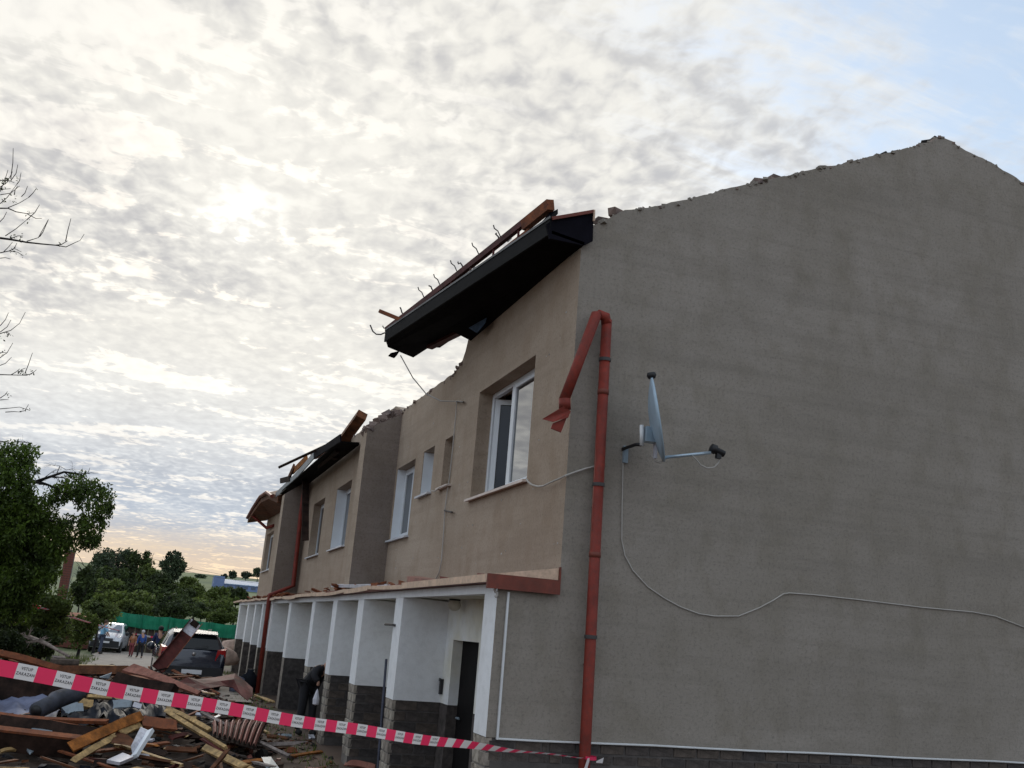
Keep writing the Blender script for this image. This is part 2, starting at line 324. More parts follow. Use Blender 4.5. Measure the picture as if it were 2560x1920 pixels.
LEAF_B = mat('leaf_bluish', (.095, .13, .06), .7, var=.3, scale=.4, trans=.2, island=.45, col2=(.022, .036, .028))
BARK = mat('bark', (.075, .055, .042), .9, var=.35, scale=9, bump=.5); BARK_D = mat('bark_dark', (.022, .018, .018), .9, var=.3); BARK_P = mat('bark_pale', (.30, .24, .21), .85, var=.3, scale=8)

# ------------------------------------------------------------------ ground
def sstep(a, b, x):
    t = min(1, max(0, (x-a)/(b-a))); return t*t*(3-2*t)
def ground_z(x, y):
    z = 0.0
    if y < 10: z += .40*sstep(9, 3, y) if False else .40*(1-sstep(3, 9, y))*(1-sstep(1.5, 3, x))
    z -= .50*sstep(33, 58, y)
    if y > 80: z += 11.3*(min(y, 395)-80)/315
    if y > 395: z += 10.8*(min(y, 520)-395)/125
    if y > 520: z -= (y-520)*.02
    if y > 60: z += sstep(60, 120, y)*mnoise.noise((x*.01, y*.01, 2))*1.0
    z += .9*(1-sstep(-9.5, -4.3, x))*sstep(20, 30, y)*(1-sstep(70, 110, y))
    return z
HP = ((11.5, 0), (14, .05), (17, .36), (20, .54), (22, .66), (23.5, .66), (25, .42), (26.6, 0), (99, 0))
def heap_h(y):
    if y <= HP[0][0]: return 0
    for (a, za), (b, zb) in zip(HP, HP[1:]):
        if y <= b: return za+(zb-za)*(y-a)/(b-a)
    return 0
def surf(x, y):
    g = ground_z(x, y)
    return g + heap_h(y)*(1-sstep(.9, 2.3, x+.03*(y-18)))*sstep(-9, -6.5, x)
def at(px, py, up=0.0):
    d = at_dir(px, py); t = 8.0/d.y
    while t*d.y < 300:
        p = EYE+d*t
        if p.z <= surf(p.x, p.y)+up: return p
        t += .03/d.y*(1 if p.y < 40 else 5)
    return EYE+d*t
def uneven(n, lo, hi, mid, p):
    u = np.linspace(-1, 1, n); return mid+np.where(u < 0, -(np.abs(u)**p)*(mid-lo), (np.abs(u)**p)*(hi-mid))
gx = uneven(121, -1500, 1500, -1, 3.4); gy = np.concatenate([np.linspace(-80, 0, 12)[:-1], np.linspace(0, 70, 71)[:-1], 70+(np.linspace(0, 1, 60)**2.2)*1800])
gv = [(x, y, ground_z(x, y)+(.02*mnoise.noise((x*.7, y*.7, 0)))) for y in gy for x in gx]; nx = len(gx)
gf = [(j*nx+i, j*nx+i+1, (j+1)*nx+i+1, (j+1)*nx+i) for j in range(len(gy)-1) for i in range(nx-1)]
GM = bpy.data.materials.new('ground_earth_and_grass'); GM.use_nodes = True; t = GM.node_tree; p = t.nodes['Principled BSDF']; p.inputs['Roughness'].default_value = .95
tcn = t.nodes.new('ShaderNodeTexCoord'); sp = t.nodes.new('ShaderNodeSeparateXYZ'); t.links.new(tcn.outputs['Object'], sp.inputs[0])
n1 = t.nodes.new('ShaderNodeTexNoise'); n1.inputs['Scale'].default_value = .9; n1.inputs['Detail'].default_value = 8; t.links.new(tcn.outputs['Object'], n1.inputs[0])
n2 = t.nodes.new('ShaderNodeTexNoise'); n2.inputs['Scale'].default_value = .02; n2.inputs['Detail'].default_value = 6; t.links.new(tcn.outputs['Object'], n2.inputs[0])
r1 = t.nodes.new('ShaderNodeValToRGB'); r1.color_ramp.elements[0].color = (.040, .026, .019, 1); r1.color_ramp.elements[1].color = (.115, .072, .048, 1); r1.color_ramp.elements[0].position = .35; r1.color_ramp.elements[1].position = .68
t.links.new(n1.outputs[0], r1.inputs[0])
r2 = t.nodes.new('ShaderNodeValToRGB'); r2.color_ramp.elements[0].color = (.05, .085, .028, 1); r2.color_ramp.elements[1].color = (.12, .15, .05, 1); r2.color_ramp.elements[0].position = .4; r2.color_ramp.elements[1].position = .62
t.links.new(n2.outputs[0], r2.inputs[0])
mr = t.nodes.new('ShaderNodeMapRange'); mr.inputs[1].default_value = 44; mr.inputs[2].default_value = 62; t.links.new(sp.outputs[1], mr.inputs[0])
mg = t.nodes.new('ShaderNodeMix'); mg.data_type = 'RGBA'; t.links.new(mr.outputs[0], mg.inputs[0]); t.links.new(r1.outputs[0], mg.inputs[6]); t.links.new(r2.outputs[0], mg.inputs[7]); t.links.new(mg.outputs[2], p.inputs[0])
bp = t.nodes.new('ShaderNodeBump'); bp.inputs['Strength'].default_value = .5; bp.inputs['Distance'].default_value = .05; t.links.new(n1.outputs[0], bp.inputs['Height']); t.links.new(bp.outputs[0], p.inputs['Normal'])
tag(link('ground', meshdata('ground', gv, gf, [GM], smooth=True)), kind='structure')
ROADM = mat('road_gravel', (.33, .29, .25), .95, var=.22, scale=2.5, bump=.4, bscale=20, col2=(.20, .17, .145))
rv = []; rf = []
ys = np.linspace(25, 61, 60)
for y in ys:
    xl = -2.0-.028*(y-30)+.2*mnoise.noise((0, y*.3, 0)); xr = 2.5
    for k in range(9): x = xl+(xr-xl)*k/8; rv.append((x, y, ground_z(x, y)+.045))
for j in range(len(ys)-1):
    for k in range(8): rf.append((j*9+k, j*9+k+1, (j+1)*9+k+1, (j+1)*9+k))
tag(link('gravel_road', meshdata('gravel_road', rv, rf, [ROADM], smooth=True)), kind='structure')
# rubble heap body
hv = []; hf = []; hx = np.linspace(-9, 2.9, 80); hy = np.linspace(11.3, 27, 105)
for y in hy:
    for x in hx:
        s = surf(x, y); g = ground_z(x, y); e = (s-g)
        hv.append((x, y, s-.10+.11*mnoise.noise((x*1.6, y*1.6, 1))+.05*mnoise.noise((x*6, y*6, 4)) if e > .02 else g-.06))
for j in range(len(hy)-1):
    for i in range(len(hx)-1): hf.append((j*80+i, j*80+i+1, (j+1)*80+i+1, (j+1)*80+i))
tag(link('rubble_heap', meshdata('rubble_heap', hv, hf, [EARTH])), kind='stuff')
# ------------------------------------------------------------------ the house
house = thing('terraced_house', (3.63, 8.84, 0), 'long two storey grey rendered house with its roof torn off and white porch bays', 'house')
XF, YG = 3.63, 8.84
def wall(name, P, us, vbot, top, holes, thick, mats, parent, matfn=None):
    ub = sorted(set([round(u, 4) for u in us]+[h for o in holes for h in (o[0], o[1])]))
    vb = sorted(set([vbot]+[h for o in holes for h in (o[2], o[3])])); nv = len(vb)+1
    vs = []; idx = {}
    def V(i, j, k):
        key = (i, j, k)
        if key not in idx:
            v = vb[j] if j < len(vb) else top(ub[i]); idx[key] = len(vs); vs.append(P(ub[i], v, k*thick))
        return idx[key]
    def solid(i, j):
        if i < 0 or j < 0 or i >= len(ub)-1 or j >= nv-1: return False
        uc = (ub[i]+ub[i+1])/2
        if j == nv-2: return True
        vc = (vb[j]+vb[j+1])/2
        return not any(o[0] < uc < o[1] and o[2] < vc < o[3] for o in holes)
    fs = []
    for i in range(len(ub)-1):
        for j in range(nv-1):
            if not solid(i, j): continue
            fs.append((V(i, j, 0), V(i+1, j, 0), V(i+1, j+1, 0), V(i, j+1, 0))); fs.append((V(i, j, 1), V(i, j+1, 1), V(i+1, j+1, 1), V(i+1, j, 1)))
            if not solid(i-1, j): fs.append((V(i, j, 0), V(i, j+1, 0), V(i, j+1, 1), V(i, j, 1)))
            if not solid(i+1, j): fs.append((V(i+1, j, 0), V(i+1, j, 1), V(i+1, j+1, 1), V(i+1, j+1, 0)))
            if not solid(i, j-1): fs.append((V(i, j, 0), V(i, j, 1), V(i+1, j, 1), V(i+1, j, 0)))
            if not solid(i, j+1): fs.append((V(i, j+1, 0), V(i+1, j+1, 0), V(i+1, j+1, 1), V(i, j+1, 1)))
    o = ORG[parent.name]; me = meshdata(name, [v-o for v in vs], fs, mats)
    if matfn:
        for pl in me.polygons: pl.material_index = matfn(pl.normal, pl.center+o)
    bm = bmesh.new(); bm.from_mesh(me); bmesh.ops.recalc_face_normals(bm, faces=bm.faces); bm.to_mesh(me); bm.free()
    return link(name, me, parent)
def lerp_tab(tab, x):
    if x <= tab[0][0]: return tab[0][1]
    for (a, za), (b, zb) in zip(tab, tab[1:]):
        if x <= b: return za+(zb-za)*(x-a)/(b-a)
    return tab[-1][1]
RAKE = ((3.63, 6.12), (3.74, 6.40), (4.09, 6.64), (4.76, 6.94), (5.73, 7.40), (6.37, 7.70), (7.39, 8.15), (8.40, 8.64), (8.50, 8.73), (8.58, 8.74), (8.88, 8.68), (9.41, 8.57), (9.92, 8.42), (10.4, 8.1), (13.4, 6.3))
def rough(x, s, a, k=5.0): return a*mnoise.noise((x*k, s, .3))+a*.6*mnoise.noise((x*k*3.1, s+4, .7))
gtop = lambda x: lerp_tab(RAKE, x)+rough(x, 1.0, .024)+.012*math.floor(2.0*mnoise.noise((x*2.3, 5.5, 1)))
wall('gable_wall', lambda u, v, w: Vector((u, YG+w, v)), np.arange(3.63, 13.41, .07), 1.13, gtop, [], .35, [P_GABLE, P_TAN, RAW], house,
     lambda n, c: 1 if abs(n.x) > .8 and c.x < 3.7 else (2 if n.z > .5 else 0))
FT = ((8.84, 6.25), (12.86, 6.30), (12.95, 6.22), (13.04, 6.02), (13.10, 5.93), (13.6, 5.84), (14.4, 5.85), (16.9, 5.90), (17.5, 6.10), (20, 6.24), (25, 6.28), (41, 6.25))
ftop = lambda y: lerp_tab(FT, y)+(rough(y, 7.0, .022, 3.0) if y > 12.8 else 0)
WIN = dict(A4=(10.0, 12.12, 3.77, 5.22), A3=(13.18, 13.68, 4.10, 4.82), A2=(14.27, 14.95, 4.11, 4.83), A1=(15.47, 16.82, 3.53, 4.80), B1=(21.45, 23.45, 3.73, 5.20), B2=(25.25, 27.2, 3.73, 5.20), C1=(37.4, 40.0, 3.78, 5.25))
wall('facade_wall', lambda u, v, w: Vector((XF+w, u, v)), np.arange(YG+.352, 40.8, .12), 2.52, ftop, list(WIN.values()), .38, [P_TAN, RAW], house, lambda n, c: 1 if n.z > .5 and c.z > 5.5 else 0)
DOORS = ((11.22, 12.30), (21.2, 22.25), (26.5, 27.5), (37.0, 38.0))
wall('porch_wall', lambda u, v, w: Vector((XF+w, u, v)), np.arange(YG+.352, 40.8, 1.0), 1.16, lambda y: 2.518, [(a, b, 1.16, 1.96) for a, b in DOORS], .38, [P_WHITE3], house)
wall('porch_wall_base', lambda u, v, w: Vector((XF+w, u, v)), np.arange(YG+.352, 40.8, 1.0), -.3, lambda y: 1.158, [(a, b, -.3, 1.05) for a, b in DOORS if 0], .38, [B_DARK[0]], house) if 0 else None
segs = [YG+.352]+[q for d in DOORS for q in d]+[40.8]
mb = MB()
for a, b in zip(segs[::2], segs[1::2]): mb.box((XF-.004, a, -.3), (XF+.376, b, 1.157))
mb.build('porch_wall_base', B_DARK[0], house)
for a, b in DOORS:
    d = MB().box((XF+.13, a, -.1), (XF+.18, b, 1.96)).build('door', DOORD, house)
    MB().tube([(XF+.13, b-.12, 1.02), (XF+.09, b-.12, 1.02), (XF+.09, b-.24, 1.02)], .012, 6).build('handle', GALV, d)
# back of the house and floors
mb = MB(); mb.box((13.05, YG+.35, -.3), (13.4, 40.8, 6.25)); mb.box((XF+.38, 40.45, -.3), (13.05, 40.8, 6.25)); mb.build('rear_wall', P_TAN, house)
mb = MB(); mb.box((XF+.38, YG+.35, 2.56), (13.05, 40.45, 2.8)); mb.box((XF+.38, YG+.35, 5.48), (13.05, 40.45, 5.7)); mb.build('floor_slab', CONC, house)
mb = MB(); mb.box((7.2, YG+.35, 2.8), (7.3, 40.45, 5.47)); mb.box((XF+.38, 12.9, 2.8), (7.2, 13.0, 5.47)); mb.box((XF+.38, 20.6, 2.8), (7.2, 20.7, 5.47)); mb.box((XF+.38, 24.4, 2.8), (7.2, 24.5, 5.47)); mb.build('inner_wall', DARKIN, house)
# broken piers (party walls) standing proud of the front
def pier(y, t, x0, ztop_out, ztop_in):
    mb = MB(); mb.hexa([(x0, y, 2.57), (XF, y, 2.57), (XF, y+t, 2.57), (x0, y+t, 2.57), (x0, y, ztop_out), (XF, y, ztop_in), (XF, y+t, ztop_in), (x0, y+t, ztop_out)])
    o = mb.build('party_wall_pier', [P_PIER_SHADE, P_TAN], house)
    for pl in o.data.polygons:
        if pl.normal.x < -.7: pl.material_index = 1  # front stays tan; the other faces carry their shade in the colour
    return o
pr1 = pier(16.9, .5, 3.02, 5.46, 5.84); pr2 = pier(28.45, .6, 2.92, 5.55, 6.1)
mb = MB()
for i in range(46):
    k = random.random(); mb.chunk((3.02+.61*k, 16.9+random.uniform(.03, .45), 5.46+.38*k+random.uniform(-.02, .05)), random.uniform(.03, .08))
tag(mb.build('broken_masonry', RAW, house), kind='stuff')
for k, (dz, s) in enumerate(((.06, .11), (.09, .10), (.12, .10), (.07, .09), (.08, .11))):
    q = .32+.14*k; MB().chunk((3.02+.61*q, 17.05, 5.46+.38*q+dz), s, 0, (1, .8, .6)).build('loose_brick', RAW, pr1)
# crumbled top edge of the gable and of the front wall
mb = MB(); mb2 = MB()
for i in range(620):
    x = random.uniform(3.78, 9.95); mb.chunk((x, YG+random.uniform(.0, .33), gtop(x)+random.uniform(-.035, .0)), random.uniform(.012, .028)*(1 if random.random() < .96 else 1.5), random.choice((0, 1, 1)), (1.7, 1, .8))
for i in range(150):
    y = random.choice((random.uniform(13.0, 16.9), random.uniform(13.0, 16.9), random.uniform(17.4, 40))); mb.chunk((XF+random.uniform(.0, .3), y, ftop(y)+random.uniform(-.05, .0)), random.uniform(.02, .05), 0, (1, 1.6, .6))
tag(mb.build('crumbled_edge', [RAW, P_GABLE], house), kind='stuff')
def gb(x, dz, s, m=None): MB().chunk((x, YG+.14, gtop(x)+dz), s, 0, (1.5, 1, .62)).build('loose_brick', m or RAW, house)
for x, dz, s in ((5.92, .015, .08), (6.14, .02, .075), (6.03, .005, .07), (3.93, .02, .08), (4.08, .02, .08)): gb(x, dz, s)
for x, dz, s in ((7.78, .015, .05), (8.46, .0, .055), (8.57, .012, .055), (8.69, .0, .05)): gb(x, dz, s, STONE[2])
# bricks
BC = {}
def brick_mesh(ax, l, h, d, m):
    k = (ax, round(l, 2), round(h, 3), m.name)
    if k not in BC:
        l = k[1]; c = .006
        mb = MB()
        if ax == 'y': mb.hexa([(c, -l/2+c, -h/2+c), (d, -l/2, -h/2), (d, l/2, -h/2), (c, l/2-c, -h/2+c), (0, -l/2+c, h/2-c), (d, -l/2, h/2), (d, l/2, h/2), (0, l/2-c, h/2-c)])
        else: mb.hexa([(-l/2+c, c, -h/2+c), (l/2-c, c, -h/2+c), (l/2, d, -h/2), (-l/2, d, -h/2), (-l/2+c, 0, h/2-c), (l/2-c, 0, h/2-c), (l/2, d, h/2), (-l/2, d, h/2)])
        BC[k] = meshdata('brick', mb.v, mb.f, [m])
    return BC[k]
def bricks(parent, ax, a, b, face, z1, rows, bl, bh, mats, gap=.012):
    o = ORG[parent.name]
    for r in range(rows):
        zc_ = z1-bh/2-r*(bh+gap); u = a+gap/2; off = (r % 2)*bl/2; first = True
        while u < b-gap:
            l = (bl-off) if first and off else bl; first = False; e = min(u+l, b-gap/2); ll = e-u
            if ll > .04:
                mm = random.choice(mats); c = (u+e)/2; j = random.uniform(-.004, .003)
                loc = Vector((face+j, c, zc_)) if ax == 'y' else Vector((c, face+j, zc_))
                q = link('brick', brick_mesh(ax, ll, bh, .06, mm), parent, loc-o)
            u = e+gap
# partitions with white upper half and brick base
FINS = ((YG, 9.22), (12.65, 13.08), (15.27, 15.74), (17.71, 18.15), (20.34, 20.76), (24.19, 24.62), (28.1, 28.6), (30.85, 31.25), (33.3, 33.72), (36.1, 36.6), (39.9, 40.4))
for i, (a, b) in enumerate(FINS):
    x1 = XF-.001
    if i == 0:
        o = MB().box((3.0, a, 1.15), (x1, b, 2.535)).build('porch_end_wall', [P_WHITE, P_GABLE], house)
        for pl in o.data.polygons:
            if pl.normal.y < -.7: pl.material_index = 1
    else: MB().box((3.0, a, 1.16), (x1, b, 2.442)).build('partition', P_WHITE, house)
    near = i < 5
    base = MB().box((3.0+(.014 if near else 0), a+(.014 if near else 0), -.3), (x1, b, 1.148 if i == 0 else 1.158)).build('partition_base', [MORTAR if near else B_DARK[i % 3], MORTAR_LIT if near else B_LIT[i % 3]], house)
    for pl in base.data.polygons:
        if pl.normal.x < -.7: pl.material_index = 1  # front face takes the paler copy, its light put into the colour
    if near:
        bricks(base, 'y', a, b, 3.0, 1.148 if i == 0 else 1.158, 8 if i < 3 else 9, .29, .118, B_LIT)
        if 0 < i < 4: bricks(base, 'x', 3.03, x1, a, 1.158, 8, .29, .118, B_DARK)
pb = MB().box((XF+.001, YG+.014, -.3), (13.4, YG+.36, 1.128)).build('gable_base', MORTAR, house)
bricks(pb, 'x', XF+.001, 10.3, YG, 1.128, 2, .25, .085, B_DARK)
pb2 = MB().box((3.06, YG+.008, .8), (XF-.002, YG+.0135, 1.128)).build('end_wall_base', MORTAR, house)
bricks(pb2, 'x', 3.03, XF-.002, YG-.001, 1.128, 2, .25, .085, B_DARK)
# porch beam, ceiling and roof
MB().box((3.0, 9.222, 2.444), (3.12, 40.6, 2.535)).build('porch_beam', P_WHITE, house)
MB().box((3.122, 9.222, 2.462), (XF-.002, 40.6, 2.52)).build('porch_ceiling', P_WHITE2, house)
pr = MB(); pr.prism([(2.90, 8.825, 2.54), (XF-.003, 8.825, 2.54), (XF-.003, 8.825, 2.735), (2.90, 8.825, 2.605)], (0, 31.8, 0)); roof = pr.build('porch_roof', TRIM_R, house)
yy = 8.78
while yy < 40.5:
    ln = 3.55 if yy < 9 else random.uniform(1.4, 2.6); far = yy > 12
    j0, j1 = (random.uniform(-.025, .025), random.uniform(-.03, .03)) if far else (0, 0)
    MB().beam((2.889, yy, 2.578+j0), (2.889, yy+ln, 2.578+j1), .022, .075 if not far else random.uniform(.045, .075), (0, 0, 1), segs=4, bend=random.uniform(-.02, .02) if far else 0).build('edge_flashing', BEIGE, roof)
    yy += ln+.012
MB().box((2.868, 8.765, 2.482), (3.60, 8.80, 2.617)).build('end_board', TRIM_R, roof)
MB().prism([(2.93, 8.785, 2.62), (3.592, 8.785, 2.62), (3.592, 8.785, 2.735)], (0, .03, 0)).build('end_flashing', BEIGE, roof)
MB().box((3.594, 8.768, 2.482), (3.612, 8.80, 2.745)).build('corner_strip', TRIM_R, roof)
# windows
def window(key, mull=(), inset=.17, lining=True, open_sash=False, sillm=SILLM, fw=.065):
    y0, y1, z0, z1 = WIN[key]; x0 = XF+inset; x1 = x0+.065
    mb = MB(); mb.box((x0, y0, z0), (x1, y0+fw, z1)); mb.box((x0, y1-fw, z0), (x1, y1, z1)); mb.box((x0, y0+fw, z0), (x1, y1-fw, z0+fw)); mb.box((x0, y0+fw, z1-fw), (x1, y1-fw, z1))
    w = mb.build('window', PVC, house); bevel(w, .006)
    eds = [y0+fw]+list(mull)+[y1-fw]
    for m in mull: MB().box((x0-.004, m-.045, z0+fw), (x1-.002, m+.045, z1-fw)).build('mullion', PVC, w)
    for i, (a, b) in enumerate(zip(eds, eds[1:])):
        a2 = a+(.045 if i > 0 else 0); b2 = b-(.045 if i < len(eds)-2 else 0)
        if open_sash and i == len(eds)-2:
            # far sash stands ajar, turned inwards about its far stile
            hw = b2-a2; an = math.radians(62); hy_ = b2; cs, sn = math.cos(an), math.sin(an)
            def T(u, q, z): return Vector((x0+.03+u*sn+q*cs, hy_-u*cs+q*sn, z))
            def bx(mb, u0, u1, q0, q1, za, zb): mb.hexa([T(u0, q0, za), T(u1, q0, za), T(u1, q1, za), T(u0, q1, za), T(u0, q0, zb), T(u1, q0, zb), T(u1, q1, zb), T(u0, q1, zb)])
            s = MB(); za, zb = z0+fw+.01, z1-fw-.01; t_ = .07
            bx(s, 0, t_, 0, .05, za, zb); bx(s, hw-t_, hw, 0, .05, za, zb); bx(s, t_, hw-t_, 0, .05, za, za+t_); bx(s, t_, hw-t_, 0, .05, zb-t_, zb)
            sa = s.build('sash', PVC, w); g = MB(); bx(g, t_, hw-t_, .02, .028, za+t_, zb-t_); g.build('pane', GLASS2, w)
            continue
        s = MB(); t_ = .05
        s.box((x0-.010, a2+.004, z0+fw+.004), (x0+.030, a2+t_, z1-fw-.004)); s.box((x0-.010, b2-t_, z0+fw+.004), (x0+.030, b2-.004, z1-fw-.004))
        s.box((x0-.010, a2+t_, z0+fw+.004), (x0+.030, b2-t_, z0+fw+t_)); s.box((x0-.010, a2+t_, z1-fw-t_), (x0+.030, b2-t_, z1-fw-.004)); s.build('sash', PVC, w)
        MB().box((x0+.012, a2+t_, z0+fw+t_), (x0+.018, b2-t_, z1-fw-t_)).build('pane', GLASS if key == 'A4' else GLASS3, w)
    sl_ = MB(); sl_.hexa([(XF-.07, y0-.05, z0-.045), (x0-.002, y0-.05, z0-.012), (x0-.002, y1+.05, z0-.012), (XF-.07, y1+.05, z0-.045), (XF-.07, y0-.05, z0-.015), (x0-.002, y0-.05, z0+.012), (x0-.002, y1+.05, z0+.012), (XF-.07, y1+.05, z0-.015)]); sl_.build('sill', sillm, w)
    if lining:
        MB().box((XF+.012, y1-.006, z0+.014), (x0-.001, y1-.001, z1-.006)).build('reveal_lining', PVC, w)
    return w
wA4 = window('A4', (11.24,), .19, False, True)
window('A3', (), .20, False); window('A2', (), .20, True, sillm=SILLW); window('A1', (16.1,), .16, True, sillm=SILLW)
window('B1', (22.45,), .24, True, sillm=SILLW); window('B2', (26.2,), .20, False, sillm=SILLW); window('C1', (38.7,), .16, False, sillm=SILLW)
# board stapled into the third window
# eaves still hanging on the far half
def beamset(name, lst, m, parent):
    for (a, b, w, t) in lst: MB().beam(a, b, w, t).build(name, m, parent)
eb = MB()
o0, o1, i0, i1 = Vector((3.03, 20.3, 5.80)), Vector((2.98, 31.2, 5.86)), Vector((3.60, 20.9, 5.95)), Vector((3.60, 31.2, 6.05))
eb.hexa([o0-Vector((0, 0, .03)), i0-Vector((0, 0, .06)), i1-Vector((0, 0, .06)), o1-Vector((0, 0, .03)), o0, i0, i1, o1]); ev = eb.build('eaves_soffit', SOFF, house)
MB().beam((3.02, 19.9, 5.80), (3.00, 24.0, 6.00), .16, .03, (1, 0, .15), segs=3).build('eaves_board', NAVY, ev)
MB().beam((2.99, 23.6, 5.98), (2.96, 31.5, 5.86), .15, .03, (1, 0, .2), segs=5, bend=.05).build('eaves_board', PANELB, ev)
MB().beam(onX(*k4(905, 470), 3.2), onX(*k4(740, 600), 3.25), .10, .06).build('rafter_end', W_DARK, ev)
MB().beam(onX(*k4(900, 520), 3.4), onX(*k4(760, 570), 3.4), .12, .06).build('rafter_end', W_DARK, ev)
sb = MB(); ring = []
for y, zo, zi, xo in ((31.0, 5.84, 5.72, 2.98), (33.5, 6.22, 5.66, 2.92), (36.0, 6.34, 5.78, 2.88), (38.6, 6.20, 5.85, 2.86), (40.9, 6.0, 5.9, 2.86)):
    ring.append([(xo, y, zo-.28), (3.60, y, zi), (3.60, y, zi+.55), (xo+.30, y, zo+.06), (xo, y, zo-.06)])
b0 = len(sb.v)
for r in ring: sb.v += [Vector(q) for q in r]
for i in range(len(ring)-1):
    for k in range(5):
        q = (k+1) % 5; sb.f.append((5*i+k, 5*(i+1)+k, 5*(i+1)+q, 5*i+q)); sb.m.append(0)
sb.f.append(tuple(range(4, -1, -1))); sb.m.append(0); sb.f.append(tuple(range(5*(len(ring)-1), 5*len(ring)))); sb.m.append(0)
ev2 = sb.build('eaves_box', W_BROWN, house)
MB().tube([(2.83, y, z-.05) for y, z in ((31.4, 5.84), (33.5, 6.2), (36, 6.32), (38.6, 6.18), (40.9, 5.98))], .06, 8).build('gutter', TRIM_R, ev2)

# ------------------------------------------------------------------ things fixed to or lying on the house
# broken eaves hanging out over the facade
be = thing('broken_eaves', (3.4, 8.8, 6.2), 'black broken eaves box swung loose above the big upstairs window', 'eaves')
O0, O1 = Vector((3.235, 8.76, 6.27)), Vector((2.60, 13.95, 6.35))
inn = [Vector((3.63, 8.76, 6.12)), Vector((3.60, 12.6, 6.28)), Vector((3.52, 13.2, 6.30)), onZ(*k5(690, 1415), 6.28), onZ(*k5(600, 1410), 6.28), onZ(*k5(460, 1500), 6.28), onZ(*k5(240, 1410), 6.27)]
sf = MB(); poly = [O0+Vector((.02, 0, -.10)), *inn, O1+Vector((.02, 0, -.10))]
sf.prism(poly, (0, 0, .035)); sf.build('soffit', SOFF, be)
MB().beam(O0+Vector((0, 0, -.02)), O1+Vector((0, 0, -.01)), .19, .025, (1, .12, 0), segs=4).build('fascia', FASC, be)
MB().beam(O0+Vector((0.10, 0.25, .085)), O1+Vector((.06, 0, .10)), .10, .02, (.1, 0, 1), segs=4).build('fascia_cap', NAVY, be)
MB().beam(O0+Vector((-.016, -.01, .075)), O1+Vector((-.016, 0, .085)), .028, .01, (1, .12, 0), segs=4).build('drip_edge', FASC2, be)
MB().prism([onY(*k5(1610, 350), 8.76), onY(*k5(1680, 290), 8.76), onY(*k5(2020, 228), 8.76), onY(*k5(2012, 492), 8.76), onY(*k5(1930, 530), 8.76), onY(*k5(1640, 470), 8.76)], (0, .03, 0)).build('end_board', NAVY, be)
MB().beam(onY(*k5(1660, 298), 8.74), onY(*k5(2022, 236), 8.74), .035, .02, (0, 1, 0)).build('edge_strip', TRIM_R, be)
MB().beam(onY(*k5(2024, 225), 8.735), onY(*k5(2020, 320), 8.735), .018, .02, (0, 1, 0)).build('edge_strip', BEIGE, be)
MB().prism([Vector((3.63, 8.80, 6.14)), Vector((3.63, 8.80, 6.44)), Vector((3.25, 8.80, 6.26))], (0, 4.0, 0)).build('eaves_filling', SOFF, be)
g0, g1 = onY(*k5(1630, 165), 9.25), onY(*k5(228, 1262), 14.0)
gt = MB().beam(g0, g1, .078, .06, (1, .1, .1), segs=6, bend=.015, jag=.02).build('gutter', GUT_R, be)
MB().beam(g0.lerp(g1, .10)+Vector((.03, 0, -.125)), g0.lerp(g1, .93)+Vector((.02, 0, -.11)), .03, .04, (1, .1, .1), segs=8, bend=.01, wob=.3, jag=.04).build('batten', W_RED, be)
for q_ in (.14, .27, .40, .52, .63, .74, .85):
    b_ = g0.lerp(g1, q_); MB().beam(b_+Vector((0, 0, -.17)), b_+Vector((.01, .02, .05)), .03, .02, (1, 0, 0)).build('batten_strut', GUT_R, be)
for q_ in (.22, .34, .47, .58, .69):
    b_ = g0.lerp(g1, q_)+Vector((-.04, 0, .02)); MB().tube([b_, b_+Vector((-.03, .02, .07)), b_+Vector((-.075, .03, .10)), b_+Vector((-.09, .03, .14))], .008, 5).build('gutter_hook', WIRE_D, be)
MB().beam(g0+Vector((.02, -.02, -.02)), g0.lerp(g1, .12)+Vector((.02, 0, -.03)), .12, .09, (1, 0, .2), jag=.03).build('gutter_end', W_RED, be)
MB().prism([onY(*k5(1550, 345), 9.3), onY(*k5(1640, 250), 9.3), onY(*k5(1710, 215), 9.3), onY(*k5(1600, 330), 9.3)], (.05, .12, 0)).build('splintered_board', NAVY, be)
for pts in (((1205, 492), (1195, 455), (1170, 430), (1180, 425)), ((903, 742), (880, 700), (868, 682), (850, 690), (846, 672)), ((655, 950), (625, 915), (612, 885), (592, 878)), ((385, 1142), (362, 1110), (352, 1075), (345, 1065)), ((215, 1285), (180, 1300), (140, 1298), (110, 1272), (95, 1235), (88, 1218))):
    yh = 9.3+(1640-pts[0][0])/1410*4.6
    MB().tube([onY(*k5(*q), yh) for q in pts], .011, 6).build('gutter_hook', WIRE_D, be)
for pts in (((1312, 392), (1305, 470), (1275, 498)), ((995, 655), (990, 715), (978, 735)), ((738, 880), (730, 930)), ((445, 1075), (462, 1110), (455, 1130)), ((195, 1225), (210, 1250))):
    yh = 9.25+(1640-pts[0][0])/1410*4.6
    MB().tube([onY(*k5(*q), yh) for q in pts], .010, 6).build('gutter_bracket', CABLE, be)
MB().prism([onY(*k5(265, 1460), 14.2), onY(*k5(345, 1440), 14.2), onY(*k5(320, 1480), 14.2)], (0, .2, 0)).build('splintered_board', NAVY, be)
MB().beam(onZ(*k5(600, 1412), 6.24), onZ(*k5(905, 1262), 6.24), .10, .05, (0, 0, 1)).build('batten', GUT_R, be)
st = MB().beam(onY(*k5(170, 1098), 13.6), onY(*k5(395, 1190), 13.3), .055, .05, (0, 1, .3)).build('loose_batten', W_RED)
tag(st, 'short red batten poking out over the tip of the broken black eaves', 'batten')
fo = MB().prism([onY(*k5(940, 1245), 12.2), onY(*k5(1095, 1155), 11.7), onY(*k5(1085, 1200), 11.7), onY(*k5(1010, 1288), 12.0)], (.02, .08, .03)).build('torn_foil', FOIL)
